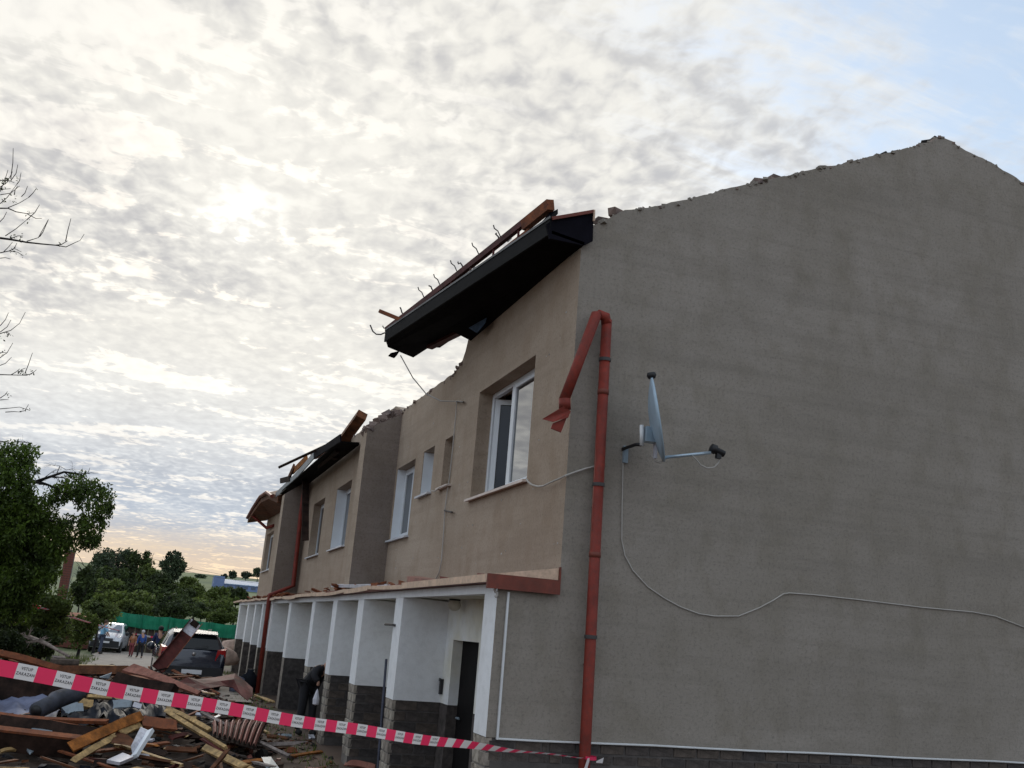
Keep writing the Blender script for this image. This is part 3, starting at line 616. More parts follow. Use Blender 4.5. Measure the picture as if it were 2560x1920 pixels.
tag(fo, 'torn blue grey foil hanging between the broken eaves and the wall', 'foil')
# wire from the eaves tip to a hook on the wall and down
h = onX(*k6(648, 330), XF-.03)
wpts = [onY(*k5(350, 1482), 14.0)]; wpts += [wpts[0].lerp(h, k)-Vector((0, 0, .25*math.sin(math.pi*k))) for k in (.25, .5, .75)]+[h]
wpts += [onX(*k6(*q), XF-.025) for q in ((640, 430), (620, 650), (600, 830), (580, 960), (568, 1060), (560, 1200), (545, 1400), (528, 1480), (505, 1520))]
tag(MB().tube(wpts, .009, 6).build('hanging_wire', CABLE), 'thin pale wire from the broken eaves tip down the front wall', 'wire')
hk = MB().tube([onX(*k6(645, 330), XF), onX(*k6(650, 330), XF-.05), onX(*k6(690, 334), XF-.05), onX(*k6(690, 334), XF)], .012, 6).build('wall_hook', WIRE_D)
tag(hk, 'small dark iron hook holding the wire on the front wall', 'hook')
hk = MB().tube([onX(*k6(565, 1060), XF), onX(*k6(565, 1060), XF-.05), onX(*k6(615, 1072), XF-.05), onX(*k6(615, 1072), XF)], .012, 6).build('wall_hook', WIRE_D)
tag(hk, 'small dark bracket low on the front wall beside the pale wire', 'hook')
tag(MB().tube([onX(*k6(*q), XF-.07) for q in ((470, 925), (500, 932), (535, 905), (600, 882))], .007, 6).build('short_cable', CABLE), 'short pale cable strung between the two small upstairs windows', 'cable')
tag(MB().tube([onX(*k6(*q), XF-.07) for q in ((1112, 846), (1125, 868), (1150, 888), (1190, 900), (1230, 895), (1280, 870))]+[onX(*k6(1345, 842), XF-.03)]+[onY(*k6(*q), YG-.03) for q in ((1372, 828), (1440, 803), (1510, 780), (1570, 765))], .010, 6).build('looped_cable', CABLE), 'pale cable looping from the big window sill round the corner to the downpipe', 'cable')
# downpipe at the corner
PY = YG-.12
dp = thing('downpipe', tuple(onY(1455, 1950, PY)), 'long red brown downpipe on the grey gable near the house corner', 'downpipe')
ptop, pbot = onY(1517, 800, PY), onY(1461, 1905, PY); pdir = (pbot-ptop)
MB().tube([ptop, pbot, pbot+pdir*.12], .054, 14).build('pipe', PIPE_R, dp, smooth=True)
for k in (.18, .56): c = ptop+pdir*k; MB().tube([c-pdir*.006, c+pdir*.006], .059, 14).build('pipe_joint', TRIM_R, dp, smooth=True)
for k in (.10, .40, .74): c = ptop+pdir*k; MB().tube([c-pdir*.004, c+pdir*.004], .063, 14).build('pipe_clip', WIRE_D, dp)
for k in (.08, .45, .8):
    c = ptop+pdir*k; MB().tube([c, c+Vector((0, .12, 0))], .012, 6).build('wall_bracket', TRIM_R, dp)
MB().tube([ptop+Vector((0, 0, -.05)), ptop+Vector((-.02, 0, .03)), onY(*k7(705, 20), PY-.02)], [.056, .058, .05], 14).build('elbow', PIPE_R, dp, smooth=True)
# broken swan neck hanging from its top
sw = thing('broken_downpipe_arm', tuple(onY(1390, 1060, PY-.05)), 'broken red brown downpipe arm hanging beside the big window with a torn end', 'downpipe')
a0, a1, a2 = onY(*k7(690, 22), PY-.04), onY(*k7(560, 420), PY-.07), onY(*k7(395, 800), PY-.08)
a1 = a0.lerp(a2, .5)
MB().tube([a0+Vector((.03, 0, .0)), a0, a1, a2], [.045, .056, .054, .054], 14).build('pipe', PIPE_R, sw, smooth=True)
a3 = onY(*k7(405, 880), PY-.08)
MB().tube([a2+(a0-a2)*.02, a3], .060, 14).build('socket', PIPE_R, sw, smooth=True)
fl = MB(); o_ = Vector((0, -.055, 0))
A_ = [onY(*k7(*q), PY-.08) for q in ((375, 860), (200, 965), (280, 1000), (290, 1010), (275, 1050), (360, 1085), (410, 960), (435, 900))]
fl.face([A_[0]+o_, A_[1], A_[2]+o_, A_[6]+o_, A_[7]+o_]); fl.face([A_[0]-o_, A_[7]-o_, A_[6]-o_, A_[1]])
fl.face([A_[0]+o_, A_[0]-o_, A_[1]]); fl.face([A_[7]+o_, A_[7]-o_, A_[6]-o_, A_[6]+o_])
fl.prism([A_[3]+o_*.4, A_[4]+o_*.4, A_[5]+o_*.4, A_[6]+o_*.4], (0, .012, 0))
fo_ = fl.build('torn_end', PIPE_R, sw); md = fo_.modifiers.new('thick', 'SOLIDIFY'); md.thickness = .006
# far downpipe
d2 = thing('downpipe', (2.9, 29.0, 0), 'dark red downpipe bending over the porch roof to the ground further along', 'downpipe')
q0, q1, q2 = onY(*k4(612, 985), 28.3), onY(*k4(552, 1545), 28.3), onX(*k4(362, 1622), 2.86)
q3 = Vector((2.87, q2.y, 2.50))
MB().tube([q0+Vector((0, 0, .9)), q0, q1, q2, q3, Vector((2.90, q2.y, -.1))], .062, 10).build('pipe', PIPE_R, d2, smooth=True)
hb = MB().beam(onX(*k4(650, 690), 3.3), onX(*k4(648, 1185), 3.34), .18, .05, (0, 1, 0), jag=.1).build('hanging_board', W_DARK)
tag(hb, 'dark brown board dangling from the far eaves beside the thin downpipe', 'board')
dl = MB().tube([onX(*k4(232, 940), 2.9), onX(*k4(226, 985), 2.9), onX(*k4(340, 1085), 3.5), onX(*k4(395, 1065), 3.6)], .06, 8).build('bent_gutter_pipe', PIPE_R, smooth=True)
tag(dl, 'short bent red brown gutter pipe under the far end of the eaves', 'downpipe')
def simple(name, lab, cat, mb, m, group=None, smooth=False): return tag(mb.build(name, m, smooth=smooth), lab, cat, group)
simple('upright_beam', 'thick brown beam end sticking up from the broken wall top', 'beam', MB().beam(onY(*k4(955, 385), 22.5), onY(*k4(1100, 185), 21.5), .24, .16, (0, 1, .2), jag=.05), W_BROWN)
simple('thin_batten', 'long thin batten jutting out over the collapsed far eaves', 'batten', MB().beam(onY(*k4(440, 600), 24.5), onY(*k4(800, 432), 23.0), .06, .06, (0, 1, .2)), W_DARK)
simple('leaning_rafter', 'brown rafter lying along the broken top of the far wall', 'beam', MB().beam(onX(*k4(710, 510), 3.4), onX(*k4(930, 405), 3.7), .20, .14, (1, 0, .2), jag=.05), W_RED)
simple('broken_lath', 'broken pale lath upright among the splintered far eaves', 'lath', MB().beam(onX(*k4(545, 640), 3.05), onX(*k4(660, 525), 3.1), .14, .04, (1, 0, .3), jag=.06), W_ORANGE)
simple('splinter', 'short brown splinter standing on the far eaves edge', 'splinter', MB().beam(onX(*k4(515, 690), 3.0), onX(*k4(560, 590), 3.02), .12, .05, (1, 0, .2), jag=.08), W_BROWN)
simple('splinter', 'stubby dark splinter poking out left over the far gutter', 'splinter', MB().beam(onX(*k4(455, 708), 2.95), onX(*k4(530, 690), 3.0), .16, .07, (1, 0, .2), jag=.05), W_DARK)
# things on the porch roof
simple('broken_block', 'red brown hollow block lying on the porch roof edge', 'block', MB().hexa([onX(*k8(508, 138), 2.96), onX(*k8(700, 135), 2.98), onX(*k8(700, 135), 2.98)+Vector((.2, .15, .02)), onX(*k8(508, 138), 2.96)+Vector((.2, .15, .02)), onX(*k8(515, 66), 2.96), onX(*k8(705, 98), 2.98), onX(*k8(705, 98), 2.98)+Vector((.2, .15, .02)), onX(*k8(515, 66), 2.96)+Vector((.2, .15, .02))]), TILE_R)
p4 = [onX(*k4(*q), 3.05) for q in ((900, 1538), (1375, 1548))]
simple('fallen_board', 'flat white edged board lying on the porch roof below the pier', 'board', MB().beam(p4[0]+Vector((.1, 0, 0)), p4[1]+Vector((.1, 0, 0)), .42, .05, (-.12, 0, 1), segs=2), PANEL)
for i, (q, lab) in enumerate((((820, 1510), 'small dark tile scrap on the porch roof near its end board'), ((560, 1528), 'red tile scrap on the porch roof beside the pale wire'), ((445, 1545), 'flat tile scrap next to the red block on the porch roof'))):
    simple('tile_scrap', lab, 'tile', MB().chunk(onX(*k6(*q), 2.97)+Vector((.05, 0, .01)), .10, 0, (.6, 1.3, .3)), TRIM_R)
mb = MB()
for i in range(120):
    y = random.uniform(13.5, 36); mb.chunk((random.uniform(2.92, 3.5), y, 2.62+random.uniform(0, .06)), random.uniform(.02, .09), 0, (1, 2.2, .35))
tag(mb.build('roof_litter', W_RED), kind='stuff')
# conduits and cables on the gable
cp0, cp1 = onY(1272, 1480, YG-.02), onY(1243, 1850, YG-.02)
simple('vertical_conduit', 'thin white conduit running down the porch end wall', 'conduit', MB().box((cp1.x-.010, YG-.026, 1.135), (cp1.x+.010, YG-.003, cp0.z)), PVCC)
simple('horizontal_conduit', 'thin white conduit along the base of the grey gable', 'conduit', MB().tube([(cp1.x, YG-.016, 1.142)]+[(x, YG-.016, 1.142+.004*math.sin(x*3)) for x in np.arange(3.5, 10.6, .6)], .010, 6), PVCC)
simple('cable_loop', 'short white cable end hooked on the porch corner post', 'cable', MB().tube([onY(*k8(*q), YG-.02) for q in ((1222, 170), (1232, 195), (1246, 200), (1245, 220), (1230, 236))], .013, 6), CABLE)
S_ = 1.1573
cw = [onY(x*S_, y*S_, YG-.012) for x, y in ((1346, 1000), (1344, 1080), (1343, 1165), (1350, 1200), (1367, 1232), (1400, 1268), (1435, 1292), (1470, 1311), (1510, 1326), (1545, 1331), (1595, 1331), (1640, 1313), (1670, 1297), (1692, 1283), (1705, 1281), (1760, 1285), (1860, 1296), (1990, 1312), (2100, 1322), (2150, 1331), (2212, 1355), (2260, 1372))]
simple('wall_cable', 'thin pale cable sagging across the gable from the dish bracket', 'cable', MB().tube(cw, .0065, 6), CABLE)
# satellite dish, seen edge on
di = thing('satellite_dish', tuple(onY(*k7(920, 1230), YG)), 'grey blue satellite dish seen edge on beside the downpipe', 'satellite dish')
dt, dbm = onY(*k7(1190, 600), 8.30), onY(*k7(1298, 1345), 8.30); dc = (dt+dbm)/2; rr = (dt-dbm).length/2
up_ = (dt-dbm).normalized(); axd = (dc-EYE).normalized().cross(up_).normalized(); axd = axd if axd.x > 0 else -axd; axd = (axd-(dc-EYE).normalized()*-.045).normalized()
prof = [(0, -.075)]+[(rr*k, -.075*(1-k*k)) for k in (.25, .5, .75, .9, 1.0)]+[(rr*1.015, .008), (rr*1.015, -.010)]+[(rr*k, -.075*(1-k*k)-.012) for k in (.9, .75, .5, .25)]+[(0, -.087)]
MB().lathe(dc, axd, prof, 36, sx=.9).build('reflector', DISHM, di, smooth=True)
MB().lathe(dt+up_*.03, up_, [(0, .035), (.04, .03), (.05, 0), (.035, -.03), (0, -.03)], 10).build('edge_cap', BLKP, di, smooth=True)
bk = onY(*k7(1200, 1110), 8.3); mc = onY(*k7(1095, 1110), 8.3)
MB().box(mc+Vector((.03, -.05, -.06)), dc+(dbm-dc)*.38+Vector((-.04, .05, .06))).build('rear_clamp', GALV, di)
MB().tube([onY(*k7(1097, 1020), 8.3), onY(*k7(1097, 1205), 8.3)], .020, 10).build('mast', PVCC, di, smooth=True)
wm = onY(*k7(930, 1235), YG-.02)
MB().tube([wm+Vector((0, .01, 0)), wm+Vector((.02, -.25, .01)), onY(*k7(1090, 1195), 8.3)], .018, 8).build('wall_arm', BLKP, di, smooth=True)
MB().box(onY(*k7(932, 1355), YG-.03), onY(*k7(968, 1215), YG)+Vector((0, 0, 0))).build('wall_plate', GALV, di)
MB().box(onY(*k7(1210, 1320), 8.3)+Vector((0, -.02, 0)), onY(*k7(1235, 1130), 8.3)+Vector((0, .03, 0))).build('tilt_bracket', PANEL, di)
f0, f1 = onY(*k7(1300, 1312), 8.3), onY(*k7(1720, 1268), 8.22)
MB().tube([f0, f1], .016, 8).build('feed_arm', GALV, di, smooth=True)
ln = onY(*k7(1785, 1255), 8.22); la = (dc-ln).normalized()
MB().lathe(ln, Vector((-.93, .05, .30)), [(0, .085), (.045, .08), (.05, .03), (.034, .02), (.034, -.07), (0, -.075)], 12).build('receiver_head', BLKP, di, smooth=True)
MB().box(ln+Vector((-.02, -.02, -.075)), ln+Vector((.03, .02, -.02))).build('receiver_body', BLKP, di)
MB().tube([onY(*k7(*q), 8.24) for q in ((1555, 1295), (1590, 1330), (1630, 1380), (1690, 1408), (1750, 1400), (1790, 1360), (1805, 1310))], .007, 6).build('cable', CABLE, di)
MB().tube([onY(*k7(*q), 8.31) for q in ((1180, 1240), (1190, 1300), (1215, 1345), (1260, 1360), (1300, 1330))], .007, 6).build('cable', CABLE, di)
mb = MB()
for i in range(46):
    y, z = random.uniform(8.95, 16.5), random.uniform(2.9, 5.6)
    if not any(a-.1 < y < b+.1 and c-.1 < z < d+.1 for a, b, c, d in WIN.values()): mb.chunk((XF, y, z), random.uniform(.006, .014), 0, (.5, 1, 1))
tag(mb.build('plaster_chips', CABLE, house), kind='stuff')
# porch lamp, intercom, pole
lp = thing('porch_lamp', tuple(onX(*k8(895, 330), 3.5)), 'round porch lamp under the ceiling above the dark doorway', 'lamp')
lc = Vector(lp.location); lc.z = 2.46
MB().lathe(lc, (0, 0, 1), [(0, 0), (.07, 0), (.075, -.02), (0, -.02)], 14).build('lamp_base', BLKP, lp, smooth=True)
MB().lathe(lc-Vector((0, 0, .02)), (0, 0, 1), [(.065, 0), (.085, -.05), (.07, -.10), (.03, -.125), (0, -.128)], 14).build('lamp_shade', LAMPG, lp, smooth=True)
a, b = onX(*k8(785, 1025), XF-.01), onX(*k8(808, 905), XF-.01)
simple('letter_box', 'narrow dark letter box on the white porch wall by the doorway', 'letter box', MB().box((XF-.04, min(a.y, b.y), a.z), (XF-.002, max(a.y, b.y), b.z)).box((XF-.05, min(a.y, b.y)-.004, b.z-.03), (XF-.04, max(a.y, b.y)+.004, b.z+.01)), BLKP)
pt, pbm = onX(*k8(344, 740), 2.99), onX(*k8(275, 1626), 2.99)
tag(MB().tube([pt, pbm, Vector((pbm.x, pbm.y, -.05))], .017, 8).build('iron_pole', mat('pole_blue_grey', (.055, .062, .095), .6)), 'thin blue grey pole leaning on the second porch post', 'pole')
tag(MB().tube([onX(*k8(335, 458), 2.97), onX(*k8(400, 462), 2.97), onX(*k8(420, 468), 3.0)], .016, 6).build('iron_peg', WIRE_D), 'short dark iron peg high on the second porch post', 'peg')
# ------------------------------------------------------------------ warning tape
tp = thing('warning_tape', (0, 6, 1.6), 'red and white warning tape stretched across the rubble to the downpipe', 'tape')
TA, TB = onY(-120, 1650, 5.0), Vector((onY(1462, 1893, PY).x-.02, PY-.06, onY(1462, 1893, PY).z))
tdir = (TB-TA); TL = tdir.length
def tpos(s):
    k = s/TL; return TA.lerp(TB, k)+Vector((0, 0, -.045*math.sin(math.pi*k)+.004*math.sin(s*5)))
fc = bpy.data.curves.new('lettering', 'FONT'); fc.body = 'VSTUP\nZAKAZAN'; fc.align_x = 'CENTER'; fc.size = .0192; fc.space_line = 1.25; fc.space_character = 1.12; fc.offset = .0004
to = bpy.data.objects.new('lettering', fc); COL.objects.link(to); bpy.context.view_layer.update()
LET = bpy.data.meshes.new_from_object(to.evaluated_get(bpy.context.evaluated_depsgraph_get())); bpy.data.objects.remove(to); LET.materials.clear(); LET.materials.append(INK)
s = 0.0; i = 0; SEGL = .103
while s < TL-.02:
    e = min(s+SEGL, TL); mb = MB(); sub = 4; prev = None
    for j in range(sub+1):
        q = s+(e-s)*j/sub; c = tpos(q); d = (tpos(q+.01)-tpos(q-.01)).normalized(); tw = sstep(.50*TL, .86*TL, q)*1.25
        w = Vector((0, 0, 1)); w = (w-d*w.dot(d)).normalized(); nn = d.cross(w); w = w*math.cos(tw)+nn*math.sin(tw); hwd = .0355*(1-.55*sstep(.72*TL, .97*TL, q))
        cur = (c-w*hwd, c+w*hwd)
        if prev: mb.face([prev[0], cur[0], cur[1], prev[1]])
        prev = cur
    sg = mb.build('tape_segment', TAPE_R if i % 2 == 0 else TAPE_W, tp)
    if i % 2 == 1 and s < .62*TL:
        c = tpos((s+e)/2); d = (tpos(e)-tpos(s)).normalized(); w = Vector((0, 0, 1)); tw = sstep(.50*TL, .86*TL, (s+e)/2)*1.25
        w = (w-d*w.dot(d)).normalized(); nn = d.cross(w); w = (w*math.cos(tw)+nn*math.sin(tw)).normalized(); nn = d.cross(w).normalized()
        for sgn in (1,):
            lo = link('lettering', LET, sg); mm = Matrix((d, w, -nn if False else d.cross(w))).transposed().to_4x4()
            out = d.cross(w); side = out if out.dot(EYE-c) > 0 else -out
            mm = Matrix((d, w, out)).transposed().to_4x4() if out.dot(EYE-c) > 0 else Matrix((d, w, out)).transposed().to_4x4()
            lo.matrix_local = Matrix.Translation(c-ORG[tp.name]+side*.0015+w*.009) @ mm
    s = e; i += 1
kn = MB(); c = TB+Vector((.06, 0, 0))
ring = [Vector((c.x+.062*math.cos(a), PY-.02+.075*math.sin(a), TB.z)) for a in np.linspace(0, 2*math.pi, 13)]
for a, b in zip(ring, ring[1:]): kn.face([a+Vector((0, 0, -.015)), b+Vector((0, 0, -.015)), b+Vector((0, 0, .015)), a+Vector((0, 0, .015))])
kn.build('tape_knot', TAPE_R, tp)
kn = MB(); kz = Vector((TB.x+.01, PY-.085, TB.z)); kn.face([kz, kz+Vector((.03, 0, .01)), kz+Vector((-.03, 0, -.20)), kz+Vector((-.065, 0, -.19))]); kn.face([kz+Vector((.09, 0, -.02)), kz+Vector((.16, -.01, .015)), kz+Vector((.15, -.01, -.035)), kz+Vector((.09, 0, -.035))]); kn.build('tape_end', TAPE_W, tp)
# the second tape, far down the road
ft = thing('far_warning_tape', (-2, 45, 1), 'thin far red and white tape strung behind the parked cars', 'tape')
fp = [onY(60, 1508, 29), onY(101, 1519, 29.5), onY(175, 1542, 37), onY(245, 1563, 47), onY(310, 1580, 63), onY(388, 1594, 60), onY(480, 1604, 58), onY(600, 1613, 50)]
k = 0
for a, b in zip(fp, fp[1:]):
    n = max(2, int((b-a).length/.45))
    for j in range(n):
        p0, p1 = a.lerp(b, j/n), a.lerp(b, (j+1)/n); MB().beam(p0, p1, .09, .01, (0, 1, .1)).build('tape_segment', TAPE_R if k % 2 else TAPE_W, ft); k += 1

# ------------------------------------------------------------------ debris
def ev_(p): return (EYE-p).normalized()
def plank(name, lab, a, b, w, m, t=.03, fl=.5, up=(.05, .05), w1=None, ya=None, yb=None, cat='plank', k=k1, jag=.03, segs=1, bend=0.0, grp=None):
    pa = onY(*k(*a), ya) if ya else at(*k(*a), up=up[0]); pb_ = onY(*k(*b), yb) if yb else at(*k(*b), up=up[1])
    n = ev_((pa+pb_)/2)*fl+Vector((0, 0, 1))*(1-fl); jag = min(jag, w*.22)
    segs = max(segs, 6); jag = jag*1.6; bend = bend or random.uniform(-.02, .02)
    o = MB().beam(pa, pb_, w, t, n, w1=w1, jag=jag, segs=segs, bend=bend, wob=.09, side=random.uniform(-.015, .015)).build(name, m); return tag(o, lab, cat, grp)
# against and in front of the dark car
gu = thing('leaning_channel', tuple(at(*k1(1380, 600))), 'red brown metal channel leaning up in front of the dark car', 'channel')
ca, cb = onY(*k1(1360, 600), 23.2), onY(*k1(1690, 195), 24.6)
dd = (cb-ca).normalized(); nn = ev_(ca); nn = (nn-dd*nn.dot(dd)).normalized(); ss = dd.cross(nn)
MB().beam(ca, ca.lerp(cb, .74), .28, .03, nn).build('channel_back', SHEET, gu)
MB().beam(ca.lerp(cb, .74)+nn*.005, cb, .27, .03, nn).build('channel_tip', PANEL, gu)
for sg in (-1, 1): MB().beam(ca.lerp(cb, .02)+ss*(sg*.142)+nn*.05, cb.lerp(ca, .0 if sg > 0 else .02)+ss*(sg*.140)+nn*.05, .10, .015, ss).build('channel_side', SHEET if sg < 0 else W_RED, gu)
MB().beam(ca.lerp(cb, .90)+nn*.04, cb+nn*.04, .18, .02, nn).build('channel_liner', W_DARK, gu)
plank('salmon_board', 'broad rust red board sloping down right in front of the dark car', (1105, 585), (1720, 812), .24, W_SALM, .05, .55, w1=.08, ya=20.0, yb=18.2, segs=3, bend=.03)
plank('brown_beam', 'long brown beam lying across the heap behind the tape', (530, 612), (1120, 612), .16, W_BROWN, .14, .8, ya=21.5, yb=21.0)
plank('brown_plank', 'thin brown plank slanting down at the left edge above the tape', (-80, 440), (520, 598), .13, W_RED, .05, .6, ya=21.0, yb=21.5)
plank('thin_board', 'thin curved board under the sloping rust red board', (1030, 655), (1330, 720), .09, W_RED, .03, .4, ya=20.0, yb=18.8, segs=3, bend=.05)
plank('dark_beam', 'very dark thick beam behind the tape at the left edge', (-60, 760), (800, 790), .42, W_DARK, .20, .75, ya=17.6, yb=18.0)
plank('dark_beam', 'dark short beam end below the salmon board', (1000, 690), (1500, 790), .22, W_DARK, .15, .7, ya=18.6, yb=18.2)
# bent sheet metal in front of the car
bs = MB(); P = lambda x, y, d: onY(*k1(x, y), d)
rows = [[P(1540, 715, 19.0), P(1620, 672, 19.1), P(1700, 690, 19.1), P(1860, 672, 19.4), P(2030, 640, 19.6), P(2110, 700, 19.4), P(2182, 765, 19.0)],
        [P(1640, 770, 18.6), P(1700, 730, 18.8), P(1760, 730, 18.8), P(1900, 705, 19.0), P(2020, 690, 19.1), P(2110, 770, 18.7), P(2180, 830, 18.5)],
        [P(1700, 800, 18.4), P(1760, 770, 18.6), P(1820, 765, 18.6), P(1930, 745, 18.8), P(2010, 760, 18.9), P(2080, 825, 18.4), P(2140, 872, 18.2)]]
b0 = 0; bs.v = [q for r in rows for q in r]
for r in range(2):
    for c in range(6): bs.f.append((r*7+c, r*7+c+1, (r+1)*7+c+1, (r+1)*7+c)); bs.m.append(0)
o = bs.build('bent_sheet', SHEET); m_ = o.modifiers.new('t', 'SOLIDIFY'); m_.thickness = .012; tag(o, 'bent maroon roof sheet lying in front of the dark car', 'sheet')
plank('pale_lath', 'short pale lath on the ground right of the bent maroon sheet', (2200, 820), (2330, 880), .05, W_YELLOW, .03, .5)
# below the tape
tb = MB(); n = 14; m2 = 8
tv = []
for j in range(m2):
    for i in range(n):
        px = -90+ (650-90*j/m2)*i/(n-1); py = 830+185*j/(m2-1); q = onY(*k1(px, py), 17.6-1.2*j/(m2-1)); q.z += .07*mnoise.noise((i*.5, j*.7, 5)); q.y += .18*mnoise.noise((i*.6, j*.5, 9)); tv.append(q)
tb.v = tv
for j in range(m2-1):
    for i in range(n-1): tb.f.append((j*n+i, (j+1)*n+i, (j+1)*n+i+1, j*n+i+1)); tb.m.append(0)
tag(tb.build('tarpaulin', TARP, smooth=True), 'shiny blue grey tarpaulin lying at the left edge below the tape', 'tarpaulin')
ra, rb = onY(*k1(315, 958), 16.1), onY(*k1(770, 760), 17.2)
rl = thing('rolled_felt', tuple(ra), 'slate grey roll of roofing felt lying on the tarpaulin', 'roll')
MB().tube([ra, ra.lerp(rb, .3)+Vector((0, 0, .01)), ra.lerp(rb, .33)+Vector((0, 0, .03)), ra.lerp(rb, .7), rb], [.12, .125, .14, .14, .13], 14).build('outer_wrap', ROLL, rl, smooth=True)
MB().tube([ra-(rb-ra)*.012, ra+(rb-ra)*.02], .085, 12).build('inner_wrap', BLKP, rl, smooth=True)
sp_ = MB().prism([onY(*k1(860, 670), 18), onY(*k1(965, 632), 18), onY(*k1(940, 680), 18)], (0, .05, .01)).build('torn_sheet', PANELB); tag(sp_, 'pointed torn blue grey sheet sticking up just above the tape', 'sheet')
plank('thin_lath', 'thin pale yellow lath lying on black plastic below the tape', (757, 830), (1245, 868), .055, W_YELLOW, .03, .5, ya=16.9, yb=16.9)
plank('wood_offcut', 'short pale wood offcut beside the felt roll', (692, 885), (785, 905), .12, W_YELLOW, .08, .6, ya=16.4, yb=16.4)
# crumpled black plastic: one sheet
bp_ = MB(); n, m2 = 26, 10; bv = []
for j in range(m2):
    for i in range(n):
        px = 530+900*i/(n-1); py = 880+150*j/(m2-1); q = onY(*k1(px, py), 16.9-1.1*j/(m2-1)); q.z += .16*mnoise.noise((i*.45, j*.6, 15)); q.y += .25*mnoise.noise((i*.55, j*.6, 19)); bv.append(q)
bp_.v = bv
for j in range(m2-1):
    for i in range(n-1): bp_.f.append((j*n+i, (j+1)*n+i, (j+1)*n+i+1, j*n+i+1)); bp_.m.append(0)
tag(bp_.build('plastic_sheet', BLKF, smooth=True), 'crumpled black plastic sheet in the middle of the heap', 'plastic sheet')
for a, b, lab in (((565, 960), (700, 925), 'grey blue scrap of board left on the black plastic'), ((960, 905), (1130, 890), 'pale blue scrap of board on top of the black plastic'), ((1165, 905), (1215, 920), 'small white scrap on the right of the black plastic')):
    plank('board_scrap', lab, a, b, .16 if a[0] < 1100 else .09, PANELB if a[0] < 1100 else PANEL, .02, .5, ya=16.1, yb=16.1, cat='scrap')
plank('brown_plank', 'rust brown plank upper of two starting at the left edge below the tarpaulin', (-40, 985), (880, 1145), .06, W_RED, .05, .35, ya=15.4, yb=14.9)
plank('brown_plank', 'straight brown plank edge running under the felt roll', (130, 1012), (935, 1052), .06, W_RED, .05, .35, ya=15.7, yb=15.4)
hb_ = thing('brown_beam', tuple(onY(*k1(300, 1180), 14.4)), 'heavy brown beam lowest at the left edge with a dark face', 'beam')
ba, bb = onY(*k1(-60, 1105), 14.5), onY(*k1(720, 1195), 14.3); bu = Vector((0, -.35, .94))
MB().beam(ba, bb, .11, .03, bu, jag=.02).build('beam_lit_top', W_RED, hb_); MB().beam(ba-bu*.145, bb-bu*.145, .10, .255, bu, jag=.02).build('beam_shaded_face', W_DARK, hb_)  # top redder, front darker: the beam's light and shade put into colour
plank('dark_plank', 'dark plank between the two brown planks at the left edge', (-40, 1060), (860, 1180), .22, W_DARK, .05, .75, ya=15.1, yb=14.7)
plank('orange_plank', 'wide orange brown plank lying aslant on top of the debris', (605, 1275), (1225, 1000), .135, W_ORANGE, .05, .8, ya=13.9, yb=14.9, jag=.02)
plank('yellow_plank', 'narrow pale yellow plank under the wide orange plank', (640, 1385), (1000, 1180), .08, W_YELLOW, .03, .7, ya=13.7, yb=14.4)
plank('yellow_plank', 'short pale plank end right of the wide orange plank', (1050, 1150), (1205, 1085), .10, W_YELLOW, .04, .7, ya=14.5, yb=14.8)
wg = MB().prism([onY(*k1(1010, 1135), 14.5), onY(*k1(1030, 1130), 14.6), onY(*k1(1215, 1272), 14.2), onY(*k1(960, 1235), 14.2)], (0, .06, .02)).build('wedge_board', W_BROWN); tag(wg, 'triangular brown board behind the pale white panel', 'board')
def panel(name, lab, pts, m, d, cat='panel'): return tag(MB().prism([onY(*k1(x, y), q) for x, y, q in pts], d).build(name, m), lab, cat)
wp = thing('white_board', tuple(onY(*k1(1160, 1350), 13.9)), 'upright white panel with a raised right edge among the planks', 'panel')
MB().prism([onY(*k1(1215, 1098), 14.4), onY(*k1(1290, 1130), 14.4), onY(*k1(1150, 1352), 13.9), onY(*k1(1130, 1265), 13.95)], (0, .03, .0)).build('panel_face', PANEL, wp)
MB().beam(onY(*k1(1302, 1130), 14.36), onY(*k1(1160, 1355), 13.86), .05, .09, (.7, -.3, .5)).build('panel_edge', PVC, wp)
panel('white_board', 'flat pale panel lying below the upright white panel', ((925, 1380, 13.75), (1035, 1402, 13.6), (1155, 1352, 13.75), (1060, 1318, 13.95)), PANEL, (0, .02, -.04))
panel('grey_block', 'light grey board piece lying between the brown planks at the left', ((258, 1128, 14.8), (300, 1080, 15.1), (465, 1112, 15.0), (440, 1150, 14.7)), PANELB, (0, .02, -.08))
plank('long_lath', 'upper long splintered yellow lath of the pair near the middle', (1440, 935), (1810, 1125), .07, W_YELLOW, .05, .6, ya=16.6, yb=15.6)
plank('long_lath', 'lower longer splintered yellow lath of the pair near the middle', (1430, 960), (1950, 1278), .07, W_YELLOW, .05, .6, ya=16.3, yb=14.8, w1=.05)
plank('grey_lath', 'long thin grey lath crossing in front of the ribbed red sheet', (1740, 972), (2500, 1352), .045, W_GREY, .04, .5, ya=16.4, yb=14.8)
plank('pale_plank', 'pale plank running out of the bottom edge below the ribbed sheet', (1760, 1272), (2250, 1520), .10, W_YELLOW, .04, .6, ya=14.6, yb=13.4)
tag(MB().prism([onY(*k2(*q), y) for q, y in (((880, 1362), 14.6), ((962, 1358), 14.6), ((1050, 1480), 14.0), ((930, 1480), 14.0))], (0, .05, 0)).build('grey_board', PANELB), 'grey blue strip board standing at the bottom edge near the porch', 'board')
plank('red_board', 'flat rust red board right of the wide orange plank', (1235, 1050), (1520, 1085), .22, W_RED, .04, .4, ya=15.6, yb=15.6)
